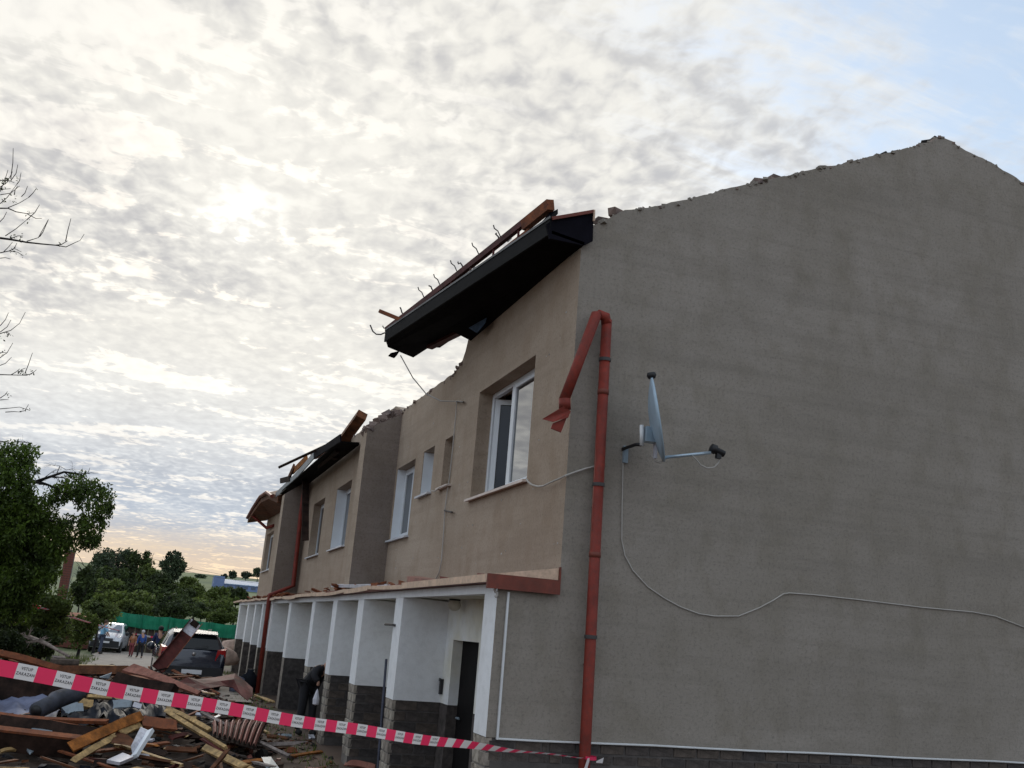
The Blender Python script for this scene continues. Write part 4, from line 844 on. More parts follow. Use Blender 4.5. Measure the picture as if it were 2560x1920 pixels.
# ribbed red roof sheet: a curved sheet with ribs
rs = thing('ribbed_sheet', tuple(onY(*k2(680, 1180), 15.6)), 'curved ribbed red roof sheet lying right of the yellow laths', 'roof sheet')
def rsp(u, v):      # u along the ribs, v across
    a = Vector(onY(*k2(425+ (960-425)*v, 1095-62*v), 16.6-.1*v)); b = Vector(onY(*k2(455+(830-455)*v, 1160+115*v), 15.2-.3*v)); return a.lerp(b, u)+Vector((0, 0, .10*math.sin(u*math.pi)))
nr = 9
base = MB()
for i in range(nr*2):
    for j in range(5): pass
gv_ = []
for i in range(nr*2+1):
    for j in range(6): gv_.append(rsp(j/5, i/(nr*2))-Vector((0, 0, .03)))
base.v = gv_
for i in range(nr*2):
    for j in range(5): base.f.append((i*6+j, i*6+j+1, (i+1)*6+j+1, (i+1)*6+j)); base.m.append(0)
o = base.build('sheet_base', W_DARK, rs); m_ = o.modifiers.new('t', 'SOLIDIFY'); m_.thickness = .01
for i in range(nr):
    a, b = (i+.12)/nr, (i+.80)/nr; mb = MB(); vs = []
    for j in range(6):
        c0, c1 = rsp(j/5, a), rsp(j/5, b); md_ = (c0+c1)/2+Vector((0, 0, .05)); vs += [c0, c0.lerp(md_, .7)+Vector((0, 0, .01)), md_, c1.lerp(md_, .7)+Vector((0, 0, .01)), c1]
    mb.v = vs
    for j in range(5):
        for k in range(4): mb.f.append((j*5+k, j*5+k+1, (j+1)*5+k+1, (j+1)*5+k)); mb.m.append(0)
    q = mb.build('rib', TILE_R, rs)
# loose lesser planks, each of its own size and place
extra = [((1240, 1300), (1420, 1330), .10, W_DARK, 'dark plank stub right of the upright white panel'), ((1440, 1285), (1700, 1300), .08, W_BROWN, 'brown plank at the foot of the long yellow laths'),
         ((0, 1310), (150, 1292), .05, W_YELLOW, 'thin pale sliver near the bottom left corner'), ((250, 1310), (330, 1285), .09, PANELB, 'pale grey scrap lying left of the orange plank foot'), ((370, 1305), (440, 1285), .06, PANELB, 'small grey scrap next to the pale grey scrap'),
         ((1500, 1140), (1760, 1175), .12, W_DARK, 'dark plank under the pair of yellow laths'), ((1480, 1190), (1640, 1160), .08, SHEET, 'maroon strip lying below the red board'),
         ((1690, 985), (1760, 990), .06, PANEL, 'white chip beside the top of the yellow laths'), ((1850, 1020), (1895, 1000), .05, PANEL, 'white chip between the lath and the tape'),
         ((1960, 1010), (2180, 1000), .10, W_BROWN, 'brown strip behind the ribbed red sheet'), ((1180, 1360), (1290, 1362), .07, PANEL, 'white chip right of the flat pale panel'),
         ((820, 1420), (1120, 1400), .10, W_DARK, 'dark plank along the bottom edge below the yellow plank'), ((1300, 1400), (1640, 1440), .12, W_DARK, 'dark broad plank at the bottom edge in the middle'),
         ((1240, 1190), (1330, 1210), .05, PANEL, 'pale chip right of the raised panel edge'), ((640, 480), (470, 500), .08, W_GREY, 'grey branch like slat in front of the grass')]
for a, b, w, m, lab in extra: plank('loose_plank' if m not in (PANEL, PANELB) else 'loose_chip', lab, a, b, w, m, .03, .45, up=(.06, .06), cat='plank' if m not in (PANEL, PANELB) else 'chip')
ex2 = [((820, 830), (980, 880), .07, W_YELLOW, 'pale lath lying at the foot of the dark porch partition'), ((1020, 1170), (1130, 1175), .06, PANELB, 'grey lath on bare earth right of the ribbed sheet'), ((1090, 1300), (1180, 1300), .12, W_RED, 'red brick coloured plank lying on the earth by the porch'),
       ((1120, 1352), (1400, 1310), .05, W_ORANGE, 'thin brown stick on the earth pointing at the porch'), ((700, 1410), (900, 1385), .07, W_ORANGE, 'brown stick behind the grey blue strip panel'), ((1290, 1180), (1335, 1180), .10, PANEL, 'white shard on the earth before the third porch post')]
ex2.append(((1600, 1412), (1850, 1452), .12, W_SALM, 'pale reddish board at the bottom edge beside the second porch post'))
for a, b, w, m, lab in ex2: plank('loose_stick' if m is not PANEL else 'loose_chip', lab, a, b, w, m, .03, .45, up=(.03, .03), k=k2, cat='stick' if m is not PANEL else 'chip')
# splintered rubble between the planks
def scatter(name, n, fn, mats, r, sq=None, lift=.02):
    mb = MB()
    for i in range(n):
        x, y = fn(); z = surf(x, y)+random.uniform(-.03, lift); s = random.uniform(*r)*(1 if random.random() < .9 else 1.8)
        mb.chunk((x, y, z), s, random.randrange(len(mats)), sq or random.choice(((1, 1, .7), (2.4, .5, .35), (.5, 2.4, .35), (1.6, 1, .3))))
    return tag(mb.build(name, mats), kind='stuff')
scatter('rubble', 1900, lambda: (random.uniform(-6.5, 2.0), random.uniform(11.8, 25.5)), STONE[:3]+[W_BROWN, W_DARK, BLKF, STONE[2]], (.015, .055), (1.4, 1.1, .5), lift=.05)
scatter('splinters', 210, lambda: (random.uniform(-6.5, 2.2), random.uniform(12.5, 24)), [W_RED, W_YELLOW, W_GREY, W_BROWN, PANELB, SHEET, W_ORANGE, W_DARK, W_BROWN, W_DARK], (.05, .13), (3.8, .32, .18), .10)
scatter('porch_litter', 900, lambda: (random.uniform(1.0, 2.9), random.uniform(12, 33)), STONE+[W_BROWN, TILE_R], (.015, .06), lift=.02)
scatter('road_litter', 220, lambda: (random.uniform(-3, 1.5), random.uniform(26, 38)), STONE+[W_RED], (.02, .07), lift=.05)
mb = MB(); BM_ = [W_DARK, W_BROWN, W_RED, W_YELLOW]
for mi_, n in ((0, 20), (1, 34), (2, 34), (3, 26)):
    for i in range(n):
        x, y = random.uniform(-4.6, 1.3), random.uniform(12.9, 19.5) if i % 4 else random.uniform(19, 24); a = random.gauss(.15, .7)+(math.pi/2 if random.random() < .25 else 0); l = random.uniform(.5, 2.0)
        p0 = Vector((x-math.cos(a)*l/2, y-math.sin(a)*l/2, 0)); p1 = Vector((x+math.cos(a)*l/2, y+math.sin(a)*l/2, 0)); p0.z = surf(p0.x, p0.y)+random.uniform(.02, .09); p1.z = surf(p1.x, p1.y)+random.uniform(.02, .12)
        mb.beam(p0, p1, random.uniform(.03, .085), random.uniform(.02, .03), (random.gauss(0, .25), random.gauss(-.25, .25), 1), mi=mi_, jag=.05, segs=4, wob=.1, side=random.uniform(-.02, .02))
tag(mb.build('debris', BM_), kind='stuff')
# fallen pale branches on the left and sacks by the porch end
fb = MB()
def twig(mb, p, d, l, r, dep, spread=.55, grav=0.0, seg=5, n=3):
    pts = [Vector(p)]; d = Vector(d).normalized()
    for i in range(n):
        d = (d+Vector((random.gauss(0, .16), random.gauss(0, .16), random.gauss(0, .16)+grav))).normalized(); pts.append(pts[-1]+d*(l/n))
    mb.tube(pts, [r*(1-.55*i/n) for i in range(n+1)], seg)
    if dep > 0:
        for i in range(1, n+1):
            for _ in range(2 if i < n else 1):
                nd = (d+Vector((random.gauss(0, spread), random.gauss(0, spread), random.gauss(0, spread)))).normalized(); twig(mb, pts[i], nd, l*random.uniform(.35, .6), r*.5, dep-1, spread, grav, max(3, seg-1), n)
r0, r1 = onY(*k1(250, 320), 27), onY(*k1(600, 490), 25.5)
fbt = thing('fallen_branch', tuple(r0), 'bleached fallen branch with torn roots lying left of the road', 'branch')
MB().tube([r0, r0.lerp(r1, .4)+Vector((0, 0, .04)), r1], [.06, .045, .03], 7).build('stem', BARK_P, fbt, smooth=True)
for i in range(9): twig(fb, r0.lerp(r1, random.uniform(0, .3)), (random.gauss(0, 1), -.4, random.uniform(-.2, .7)), .26, .022, 1)
fb.build('roots', BARK_P, fbt)
simple('fallen_log', 'short weathered log lying before the gravel road', 'log', MB().tube([at(*k1(430, 555), .12), at(*k1(680, 560), .14)], [.13, .11], 9), BARK)
simple('pale_lath', 'short pale lath lying on the grass beside the road', 'lath', MB().beam(onY(*k1(455, 490), 25.6), onY(*k1(560, 500), 25.8), .09, .03, (0, -.5, 1)), W_GREY)
SACK = mat('sack_pinkish', (.50, .36, .29), .8, var=.2, scale=5)
for i, (x, y, r, lab) in enumerate(((620, 400, .42, 'upper pinkish rubble sack at the far corner of the porch'), (600, 455, .36, 'lower pinkish rubble sack at the far corner of the porch'), (548, 485, .45, 'pale sack slumped right behind the dark car'))):
    c = onY(*k2(x, y), 40.5 if i < 2 else 33); mb = MB(); mb.lathe(c-Vector((0, 0, r*.6)), (0, 0, 1), [(0, 0), (r*.9, .02), (r, r*.5), (r*.8, r), (r*.4, r*1.2), (0, r*1.22)], 12)
    for v in mb.v: v += Vector((mnoise.noise(v*2.1), mnoise.noise(v*2.3), mnoise.noise(v*1.9)))*.12
    tag(mb.build('sack', SACK, smooth=True), lab, 'sack')
c = onX(*k2(785, 600), 2.7); 
mb = MB(); mb.lathe(Vector((c.x, c.y, 0)), (0, 0, 1), [(0, 0), (.24, .02), (.27, .2), (.22, .42), (.07, .56), (.10, .62), (0, .62)], 12)
for v in mb.v: v += Vector((mnoise.noise(v*2.1), mnoise.noise(v*2.3), 0))*.10
tag(mb.build('rubbish_bag', BLKF, smooth=True), 'black rubbish bag standing by the far porch posts', 'bag')
mb = MB(); mb.lathe(Vector((c.x-.35, c.y-.6, 0)), (0, 0, 1), [(0, 0), (.22, .02), (.26, .2), (.17, .40), (0, .46)], 12)
for v in mb.v: v += Vector((mnoise.noise(v*2.4), mnoise.noise(v*2.0), 0))*.10
tag(mb.build('rubbish_bag', TARP, smooth=True), 'low blue grey rubbish bag in front of the black bag', 'bag')

# ------------------------------------------------------------------ cars
CP_BLUE = mat('paint_dark_blue', (.012, .016, .032), .22, .25, var=.05, coat=.9, spec=.6); CP_SILV = mat('paint_silver_white', (.62, .64, .68), .25, .1, var=.03, coat=.8)
CGL = mat('car_glass', (.008, .010, .012), .06, var=.05, spec=.4, ior=1.4); TYRE = mat('tyre', (.015, .015, .015), .85); RIM = mat('rim', (.35, .36, .38), .35, .7)
TAIL = mat('tail_lamp', (.42, .012, .014), .2, var=.1, coat=.6); HEADL = mat('head_lamp', (.55, .58, .62), .1, .2, var=.1, coat=.8); PLATE = mat('number_plate', (.72, .73, .76), .4, var=.05); BUMP = mat('bumper_dark', (.02, .021, .024), .6, var=.15)
CHROME = mat('chrome', (.6, .6, .62), .15, .9); TRIMB = mat('car_trim_black', (.012, .012, .014), .4)
def car(name, loc, rz, label, st, wid, paint, group=None, bump_mat=None, rear_view=True):
    # st: stations along the length (rear first): y, z_bottom, z_sill, z_belt, z_top, half widths at sill, belt, top; cabin flag
    root = thing(name, loc, label, 'car', group, rz); ORG[root.name] = Vector((0, 0, 0))
    ring = lambda s: [(-.0, s[1]), (s[5]*.93, s[1]), (s[5], s[2]), (s[6]*1.01, s[2]+(s[3]-s[2])*.6), (s[6], s[3]), (s[7]+(s[6]-s[7])*.30, s[3]+(s[4]-s[3])*.72), (s[7], s[4]-.05), (s[7]*.86, s[4]), (0, s[4]+.025)]
    vs = []; n = 9
    for s in st:
        r = ring(s); vs += [Vector((x, s[0], z)) for x, z in r]+[Vector((-x, s[0], z)) for x, z in reversed(r[1:-1])]
    m = 2*n-2; fs = []
    for i in range(len(st)-1):
        for k in range(m):
            q = (k+1) % m; fs.append((i*m+k, i*m+q, (i+1)*m+q, (i+1)*m+k))
    fs.append(tuple(reversed(range(m)))); fs.append(tuple((len(st)-1)*m+k for k in range(m)))
    me = meshdata('body', vs, fs, [paint], smooth=True); bm = bmesh.new(); bm.from_mesh(me); bmesh.ops.recalc_face_normals(bm, faces=bm.faces); bm.to_mesh(me); bm.free()
    body = link('body', me, root); body.modifiers.new('b', 'BEVEL').width = .025
    V = lambda i, k: vs[i*m+k]
    def glass(pname, quads, off=.012, shrink=.10, mt=CGL):
        mb = MB()
        for q in quads:
            q = [Vector(p) for p in q]; c = sum(q, Vector())/4; nrm = (q[1]-q[0]).cross(q[2]-q[0]).normalized(); out = c-Vector((0, c.y, .75))
            if nrm.dot(out+Vector((0, (c.y-(st[0][0]+st[-1][0])/2)*.4, 0))) < 0: nrm = -nrm
            mb.face([p+(c-p)*shrink+nrm*off for p in q])
        return mb.build(pname, mt, root, local=True)
    return root, body, st, V, m, glass
def wheels(root, ys, hw, r=.30):
    for y in ys:
        for sx in (-1, 1):
            t = MB(); t.lathe((sx*(hw-.10), y, r), (sx, 0, 0), [(r*.60, .10), (r*.97, .095), (r, .06), (r, -.06), (r*.97, -.095), (r*.6, -.10), (r*.6, .10)], 22)
            w = t.build('wheel', TYRE, root, local=True, smooth=True)
            MB().lathe((sx*(hw-.10), y, r), (sx, 0, 0), [(0, .085), (r*.2, .09), (r*.45, .075), (r*.6, .095), (r*.62, -.05)], 18).build('rim', RIM, w, local=True, smooth=True)
            MB().lathe((sx*(hw-.085), y, r+.01), (sx, 0, 0), [(r*1.0, .085), (r*1.14, .088), (r*1.15, .0)], 22).build('wheel_arch', TRIMB, root, local=True)
# dark hatchback, rear towards the camera (local -y is its tail)
dst = [(-1.98, .30, .42, .62, .66, .70, .74, .70), (-1.93, .24, .40, .80, .98, .80, .82, .76), (-1.86, .22, .40, .95, 1.04, .83, .84, .74), (-1.52, .22, .40, .98, 1.44, .84, .84, .60), (-.9, .20, .38, .97, 1.515, .85, .85, .61), (0, .20, .38, .95, 1.52, .85, .85, .61), (.55, .20, .38, .93, 1.44, .85, .85, .58), (1.15, .20, .38, .91, .99, .85, .84, .70), (1.75, .22, .40, .80, .86, .80, .80, .66), (2.0, .28, .42, .60, .66, .66, .66, .5)]
carD, body, st, V, m, glass = car('parked_car', (.98, 29.9, ground_z(1, 30)+.03), math.radians(3), 'dark blue hatchback seen from behind with debris piled against it', dst, 1.7, CP_BLUE)
def rq(z0, z1, x0, x1, y0, y1): return [(x0, y0, z0), (x1, y0, z0), (x1, y1, z1), (x0, y1, z1)]
MB().face([(-.66, -1.885, 1.06), (.66, -1.885, 1.06), (.56, -1.56, 1.42), (-.56, -1.56, 1.42)]).build('rear_window', CGL, carD, local=True)
MB().hexa([(-.60, -1.66, 1.43), (.60, -1.66, 1.43), (.60, -1.40, 1.475), (-.60, -1.40, 1.475), (-.58, -1.66, 1.455), (.58, -1.66, 1.455), (.58, -1.40, 1.53), (-.58, -1.40, 1.53)]).build('spoiler', CP_BLUE, carD, local=True)
for sx in (-1, 1):
    MB().hexa([(sx*.56, -1.965, .78), (sx*.845, -1.89, .78), (sx*.875, -1.60, .82), (sx*.60, -1.88, .80), (sx*.60, -1.945, 1.06), (sx*.82, -1.89, 1.06), (sx*.865, -1.64, 1.12), (sx*.62, -1.86, 1.06)]).build('tail_light', TAIL, carD, local=True)
    mi_ = MB(); mi_.lathe((sx*.98, .62, .98), (0, 1, 0), [(0, -.06), (.09, -.055), (.12, 0), (.10, .07), (0, .09)], 12); mi_.build('mirror', CP_BLUE, carD, local=True, smooth=True)
    for (a, b) in ((3, 4), (4, 5), (5, 6)):
        ys_ = (st[a][0], st[b][0]); q = [(sx*(st[a][6]-.012), ys_[0]+.05, st[a][3]+.02), (sx*(st[b][6]-.012), ys_[1]-.05, st[b][3]+.02), (sx*(st[b][7]+.035), ys_[1]-.05 if b < 6 else ys_[1]-.15, st[b][4]-.10), (sx*(st[a][7]+.035), ys_[0]+(.05 if a > 3 else .18), st[a][4]-.10)]
        MB().face([Vector(p)+Vector((sx*.035, 0, .0)) for p in q]).build('side_window', CGL, carD, local=True)
MB().hexa([(-.78, -2.03, .30), (.78, -2.03, .30), (.82, -1.7, .30), (-.82, -1.7, .30), (-.78, -2.02, .60), (.78, -2.02, .60), (.84, -1.7, .62), (-.84, -1.7, .62)]).build('rear_bumper', BUMP, carD, local=True)
pl = MB().box((-.26, -2.045, .42), (.26, -2.032, .53)).build('number_plate', PLATE, carD, local=True)
MB().lathe((0, -1.975, .93), (0, -1, 0), [(0, .012), (.045, .01), (.05, 0)], 14).build('badge', CHROME, carD, local=True)
MB().tube([(0, -1.90, 1.09), (.18, -1.885, 1.12), (.36, -1.85, 1.15)], .008, 5).build('wiper', TRIMB, carD, local=True)
for x in (-.26, .26):
    MB().lathe((x, -1.2, 1.02), (0, 0, 1), [(0, 0), (.12, 0), (.13, .16), (.05, .2), (0, .2)], 10, sx=1.2).build('headrest', TRIMB, carD, local=True, smooth=True)
MB().tube([(-.42, -.3, 1.55), (-.5, -.8, 1.56)], .012, 5).build('roof_rail', TRIMB, carD, local=True); MB().tube([(.44, -.3, 1.55), (.5, -.8, 1.56)], .012, 5).build('roof_rail', TRIMB, carD, local=True)
wheels(carD, (-1.25, 1.25), .85)
# small silver car far down the road, facing the camera (local +y is its tail)
wst = [(-1.90, .32, .42, .58, .64, .60, .62, .50), (-1.78, .24, .40, .72, .82, .76, .78, .64), (-1.35, .22, .40, .86, .98, .80, .80, .66), (-1.0, .20, .38, .92, 1.04, .81, .81, .70), (-.42, .20, .38, .95, 1.46, .82, .82, .60), (.3, .20, .38, .96, 1.54, .82, .82, .62), (1.2, .20, .38, .97, 1.54, .82, .82, .62), (1.75, .22, .40, .97, 1.46, .81, .81, .60), (1.86, .26, .42, .80, .92, .78, .78, .7)]
vloc = onY(*k1(930, 455), 60.5)
carV, body, st, V, m, glass = car('parked_car', (vloc.x, 60.0, ground_z(-2.4, 59)+.04), math.radians(-5), 'small silver white car facing the camera far down the road', wst, 1.64, CP_SILV)
MB().face([(-.70, -1.02, 1.055), (.70, -1.02, 1.055), (.58, -.44, 1.455), (-.58, -.44, 1.455)]).build('windscreen', mat('windscreen_glass', (.13, .16, .20), .08, var=.1, ior=1.8), carV, local=True)
MB().hexa([(-.72, -1.93, .28), (.72, -1.93, .28), (.79, -1.5, .28), (-.79, -1.5, .28), (-.72, -1.925, .62), (.72, -1.925, .62), (.80, -1.5, .60), (-.80, -1.5, .60)]).build('front_bumper', BUMP, carV, local=True)
MB().face([(-.42, -1.94, .63), (.42, -1.94, .63), (.40, -1.85, .76), (-.40, -1.85, .76)]).build('grille', BUMP, carV, local=True)
MB().box((-.26, -1.955, .50), (.26, -1.935, .60)).build('number_plate', PLATE, carV, local=True)
for sx in (-1, 1):
    MB().hexa([(sx*.44, -1.90, .64), (sx*.72, -1.82, .64), (sx*.79, -1.5, .70), (sx*.5, -1.6, .68), (sx*.46, -1.82, .80), (sx*.70, -1.76, .82), (sx*.78, -1.45, .90), (sx*.52, -1.5, .86)]).build('headlight', HEADL, carV, local=True)
    mi_ = MB(); mi_.lathe((sx*.95, -.72, 1.02), (0, 1, 0), [(0, -.08), (.09, -.06), (.11, 0), (.09, .05), (0, .06)], 12); mi_.build('mirror', BUMP, carV, local=True, smooth=True)
    for (y0, y1) in ((-.28, .4), (.5, 1.3)): MB().face([(sx*.845, y0, .99), (sx*.845, y1, .99), (sx*.68, y1, 1.42), (sx*.68, y0+.12, 1.42)]).build('side_window', CGL, carV, local=True)
wheels(carV, (-1.2, 1.2), .82, .29)

# ------------------------------------------------------------------ people
SKIN = mat('skin', (.42, .24, .17), .6, var=.06)
def skin_mesh(name, pts, edges, rad, m, parent, lv=1):
    me = bpy.data.meshes.new(name); me.from_pydata([tuple(p) for p in pts], edges, []); o = bpy.data.objects.new(name, me); COL.objects.link(o)
    md = o.modifiers.new('s', 'SKIN'); md.use_smooth_shade = True
    for i, r in enumerate(rad):
        d = me.skin_vertices[0].data[i]; d.radius = (r, r) if not isinstance(r, tuple) else r
    me.skin_vertices[0].data[0].use_root = True
    s = o.modifiers.new('d', 'SUBSURF'); s.levels = lv; s.render_levels = lv
    bpy.context.view_layer.update(); new = bpy.data.meshes.new_from_object(o.evaluated_get(bpy.context.evaluated_depsgraph_get())); bpy.data.objects.remove(o)
    new.name = name; new.materials.clear(); new.materials.append(m)
    return link(name, new, parent)
def person(loc, rz, h, label, top, legs, hair, shoes, lean=0.0, arm=((.20, .04, 1.10), (.20, .10, .86)), arm2=None, step=.12, bend=0.0, hood=False, group=None):
    root = thing('person', loc, label, 'person', group, rz); ORG[root.name] = Vector((0, 0, 0)); k = h/1.75
    def tilt(p):
        x, y, z = p
        if bend and z > .95:
            a = bend*min(1, (z-.95)/.25); dz = z-.95; return Vector((x, y+math.sin(bend)*dz, .95+math.cos(bend)*dz))*k
        return Vector((x, y+lean*max(0, z-.9), z))*k
    arm2 = arm2 or arm
    J = {'pel': (0, 0, .95), 'bel': (0, 0, 1.10), 'che': (0, .0, 1.30), 'nec': (0, .01, 1.48), 'hd0': (0, .02, 1.57), 'hd1': (0, .03, 1.66), 'hd2': (0, .02, 1.73), 'nose': (0, .125, 1.62),
         'sl': (-.17, 0, 1.41), 'el': (-arm2[0][0]-.05, arm2[0][1], arm2[0][2]), 'wl': (-arm2[1][0]-.03, arm2[1][1], arm2[1][2]), 'hl': (-arm2[1][0]-.03, arm2[1][1]+.05, arm2[1][2]-.10),
         'sr': (.17, 0, 1.41), 'er': (arm[0][0]+.05, arm[0][1], arm[0][2]), 'wr': (arm[1][0]+.03, arm[1][1], arm[1][2]), 'hr': (arm[1][0]+.03, arm[1][1]+.05, arm[1][2]-.10),
         'tl': (-.09, 0, .90), 'kl': (-.10, .03+step*.3, .50), 'al': (-.10, step*.6, .09), 'fl': (-.11, step*.6+.15, .05), 'tr': (.09, 0, .90), 'kr': (.10, .03-step*.2, .50), 'ar': (.10, -step*.6, .09), 'fr': (.11, -step*.6+.15, .05)}
    E_ = [('pel', 'bel'), ('bel', 'che'), ('che', 'nec'), ('nec', 'hd0'), ('hd0', 'hd1'), ('hd1', 'hd2'), ('hd0', 'nose'), ('che', 'sl'), ('sl', 'el'), ('el', 'wl'), ('wl', 'hl'), ('che', 'sr'), ('sr', 'er'), ('er', 'wr'), ('wr', 'hr'), ('pel', 'tl'), ('tl', 'kl'), ('kl', 'al'), ('al', 'fl'), ('pel', 'tr'), ('tr', 'kr'), ('kr', 'ar'), ('ar', 'fr')]
    Rr = dict(pel=.13, bel=.12, che=.13, nec=.055, hd0=.085, hd1=.10, hd2=.06, nose=.018, sl=.065, el=.045, wl=.032, hl=.035, sr=.065, er=.045, wr=.032, hr=.035, tl=.085, kl=.06, al=.042, fl=.04, tr=.085, kr=.06, ar=.042, fr=.04)
    def sub(names, grow, nm, m):
        ks = list(names); pts = [tilt(J[q]) for q in ks]; ed = [(ks.index(a), ks.index(b)) for a, b in E_ if a in ks and b in ks]
        return skin_mesh(nm, pts, ed, [(Rr[q]+grow)*k for q in ks], m, root)
    sub(['pel', 'bel', 'che', 'nec', 'hd0', 'hd1', 'hd2', 'nose', 'sl', 'el', 'wl', 'hl', 'sr', 'er', 'wr', 'hr', 'tl', 'kl', 'al', 'fl', 'tr', 'kr', 'ar', 'fr'], 0, 'body', SKIN)
    sub(['bel', 'pel', 'che', 'sl', 'el', 'sr', 'er'] + (['wl', 'wr'] if hood else []), .025, 'jacket' if hood else 'shirt', top)
    sub(['pel', 'tl', 'kl', 'al', 'tr', 'kr', 'ar'], .022, 'trousers', legs)
    for a, b in (('al', 'fl'), ('ar', 'fr')): sub([a, b], .016, 'shoe', shoes)
    c = tilt((0, .0, 1.665)); hm = MB(); hm.lathe(c, tilt((0, -.25, 2.0))-tilt((0, 0, 1.6)), [(.098*k, -.05*k), (.108*k, 0), (.095*k, .05*k), (.055*k, .085*k), (0, .095*k)], 12); hm.build('hair', hair, root, local=True, smooth=True)
    return root
CL = lambda n, c: mat('cloth_'+n, c, .85, var=.12, scale=6)
SH = CL('shoe_black', (.02, .02, .02)); HB = mat('hair_brown', (.07, .04, .025), .7); HK = mat('hair_black', (.015, .012, .012), .7); HG = mat('hair_grey', (.45, .45, .47), .7)
p = onY(*k1(855, 460), 55); person((p.x, 55, ground_z(p.x, 55)+.05), math.radians(-70), 1.72, 'man in a light blue shirt and dark trousers before the silver car', CL('light_blue', (.22, .46, .66)), CL('slate', (.06, .075, .12)), HB, SH, lean=.10, arm=((.19, .14, 1.12), (.12, .28, 1.0)))
p = onY(*k1(1130, 470), 54); person((p.x, 54, ground_z(p.x, 54)+.05), math.radians(160), 1.22, 'child in orange top and red trousers right of the silver car', CL('orange', (.30, .12, .055)), CL('crimson', (.20, .045, .05)), HB, SH)
p = onY(*k1(1205, 480), 53); person((p.x, 53, ground_z(p.x, 53)+.05), math.radians(20), 1.36, 'child in a bright blue jacket and black trousers on the road', CL('bright_blue', (.03, .075, .26)), CL('black', (.016, .016, .02)), HG, SH, step=.25, hood=True)
p = onY(*k1(1395, 240), 37); person((p.x, 37, ground_z(p.x, 37)), math.radians(10), 1.50, 'dark haired person in navy jacket half hidden behind the dark car', CL('navy', (.015, .025, .08)), CL('black', (.016, .016, .02)), HK, SH, hood=True)
p = onX(*k2(1345, 700), 2.75); person((2.86, 18.9, 0.0), math.radians(212), 1.74, 'stooping person in black clothes in front of the dark porch bay', CL('black', (.016, .016, .02)), CL('black', (.016, .016, .02)), HG, SH, bend=math.radians(52), arm=((.20, .22, 1.18), (.16, .42, 1.02)), hood=True)
simple('white_bag', 'small white bag held below the stooping person in black', 'bag', MB().lathe(onX(*k2(1350, 855), 2.62), (0, 0, 1), [(0, -.10), (.05, -.08), (.055, 0), (.02, .12), (0, .16)], 8), PANEL)

# ------------------------------------------------------------------ trees, bushes, fence, far things
def leaves_mesh(name, C, size, m, parent=None, asp=.5, droop=0.0, loc=None):
    n = len(C); d = rng.normal(size=(n, 3)); d[:, 2] -= droop; d /= np.linalg.norm(d, axis=1)[:, None]
    e = rng.normal(size=(n, 3)); e -= d*(d*e).sum(1)[:, None]; e /= np.linalg.norm(e, axis=1)[:, None]
    s = size*rng.uniform(.6, 1.3, n)[:, None]; a = d*s; b = e*s*asp
    V = np.empty((n, 4, 3)); V[:, 0] = C-a*.5; V[:, 1] = C+b*.5; V[:, 2] = C+a*.5; V[:, 3] = C-b*.5
    o = np.array(ORG[parent.name]) if parent is not None else np.zeros(3)
    V = (V-o).reshape(-1, 3); me = bpy.data.meshes.new(name); me.vertices.add(4*n); me.vertices.foreach_set('co', V.astype(np.float32).ravel())
    me.loops.add(4*n); me.loops.foreach_set('vertex_index', np.arange(4*n, dtype=np.int32)); me.polygons.add(n); me.polygons.foreach_set('loop_start', np.arange(0, 4*n, 4, dtype=np.int32)); me.polygons.foreach_set('loop_total', np.full(n, 4, dtype=np.int32))
    me.materials.append(m); me.update(); me.validate()
    return link(name, me, parent)
def blob(c, r, n, shell=.45, gap=1.2, seed=0):
    c = np.array(c); r = np.array(r); out = []
    while len(out) < n:
        q = rng.normal(size=3); q /= np.linalg.norm(q); q *= rng.uniform(shell, 1.0)**.6; p_ = c+q*r
        g = mnoise.noise(Vector(p_*gap/max(r)*1.7+seed))
        if g > -.02 or rng.random() < .12: out.append(p_)
    return np.array(out)
# the big willow-like tree on the left
tz = ground_z(-4.3, 27.5); tr = thing('leafy_tree', (-4.35, 27.5, tz), 'big dark leafy tree with drooping sprays at the left edge', 'tree')
tk = MB(); tk.tube([(-4.35, 27.5, tz-.1), (-4.3, 27.4, tz+1.2), (-4.45, 27.3, 3.2), (-4.6, 27.2, 4.8)], [.22, .19, .15, .09], 9); TRUNK = tk.build('trunk', BARK_D, tr, smooth=True)
lm = MB()
for pts, r in ((((-45, 1225), (0, 1213), (45, 1206), (90, 1204), (125, 1192), (160, 1180), (200, 1185), (235, 1215)), .06), (((85, 1205), (120, 1212), (150, 1225), (185, 1250), (215, 1290)), .035), (((-40, 1200), (10, 1160), (50, 1125), (80, 1108)), .04), (((-40, 1300), (30, 1310), (110, 1300), (180, 1310)), .04), (((-30, 1420), (40, 1390), (120, 1370)), .03), (((0, 1103), (20, 1105), (40, 1120), (55, 1115)), .014), (((140, 1188), (150, 1165), (165, 1175), (180, 1172), (195, 1190)), .012), (((110, 1195), (130, 1180), (150, 1172)), .012)):
    q = [onY(x, y, 27+.1*math.sin(x)) for x, y in pts]; lm.tube(q, [r*(1-.75*i/(len(q)-1)) for i in range(len(q))], 6)
    for i in range(1, len(q)):
        for _ in range(2): twig(lm, q[i], (random.gauss(.3, .6), random.gauss(0, .6), random.gauss(-.1, .4)), .32, r*.30, 1, grav=-.05)
lm.build('limbs', BARK_D, tr)
CC = []
DENSE = {(15, 1225), (25, 1330), (55, 1420), (10, 1470), (100, 1345), (40, 1500), (-60, 1320)}
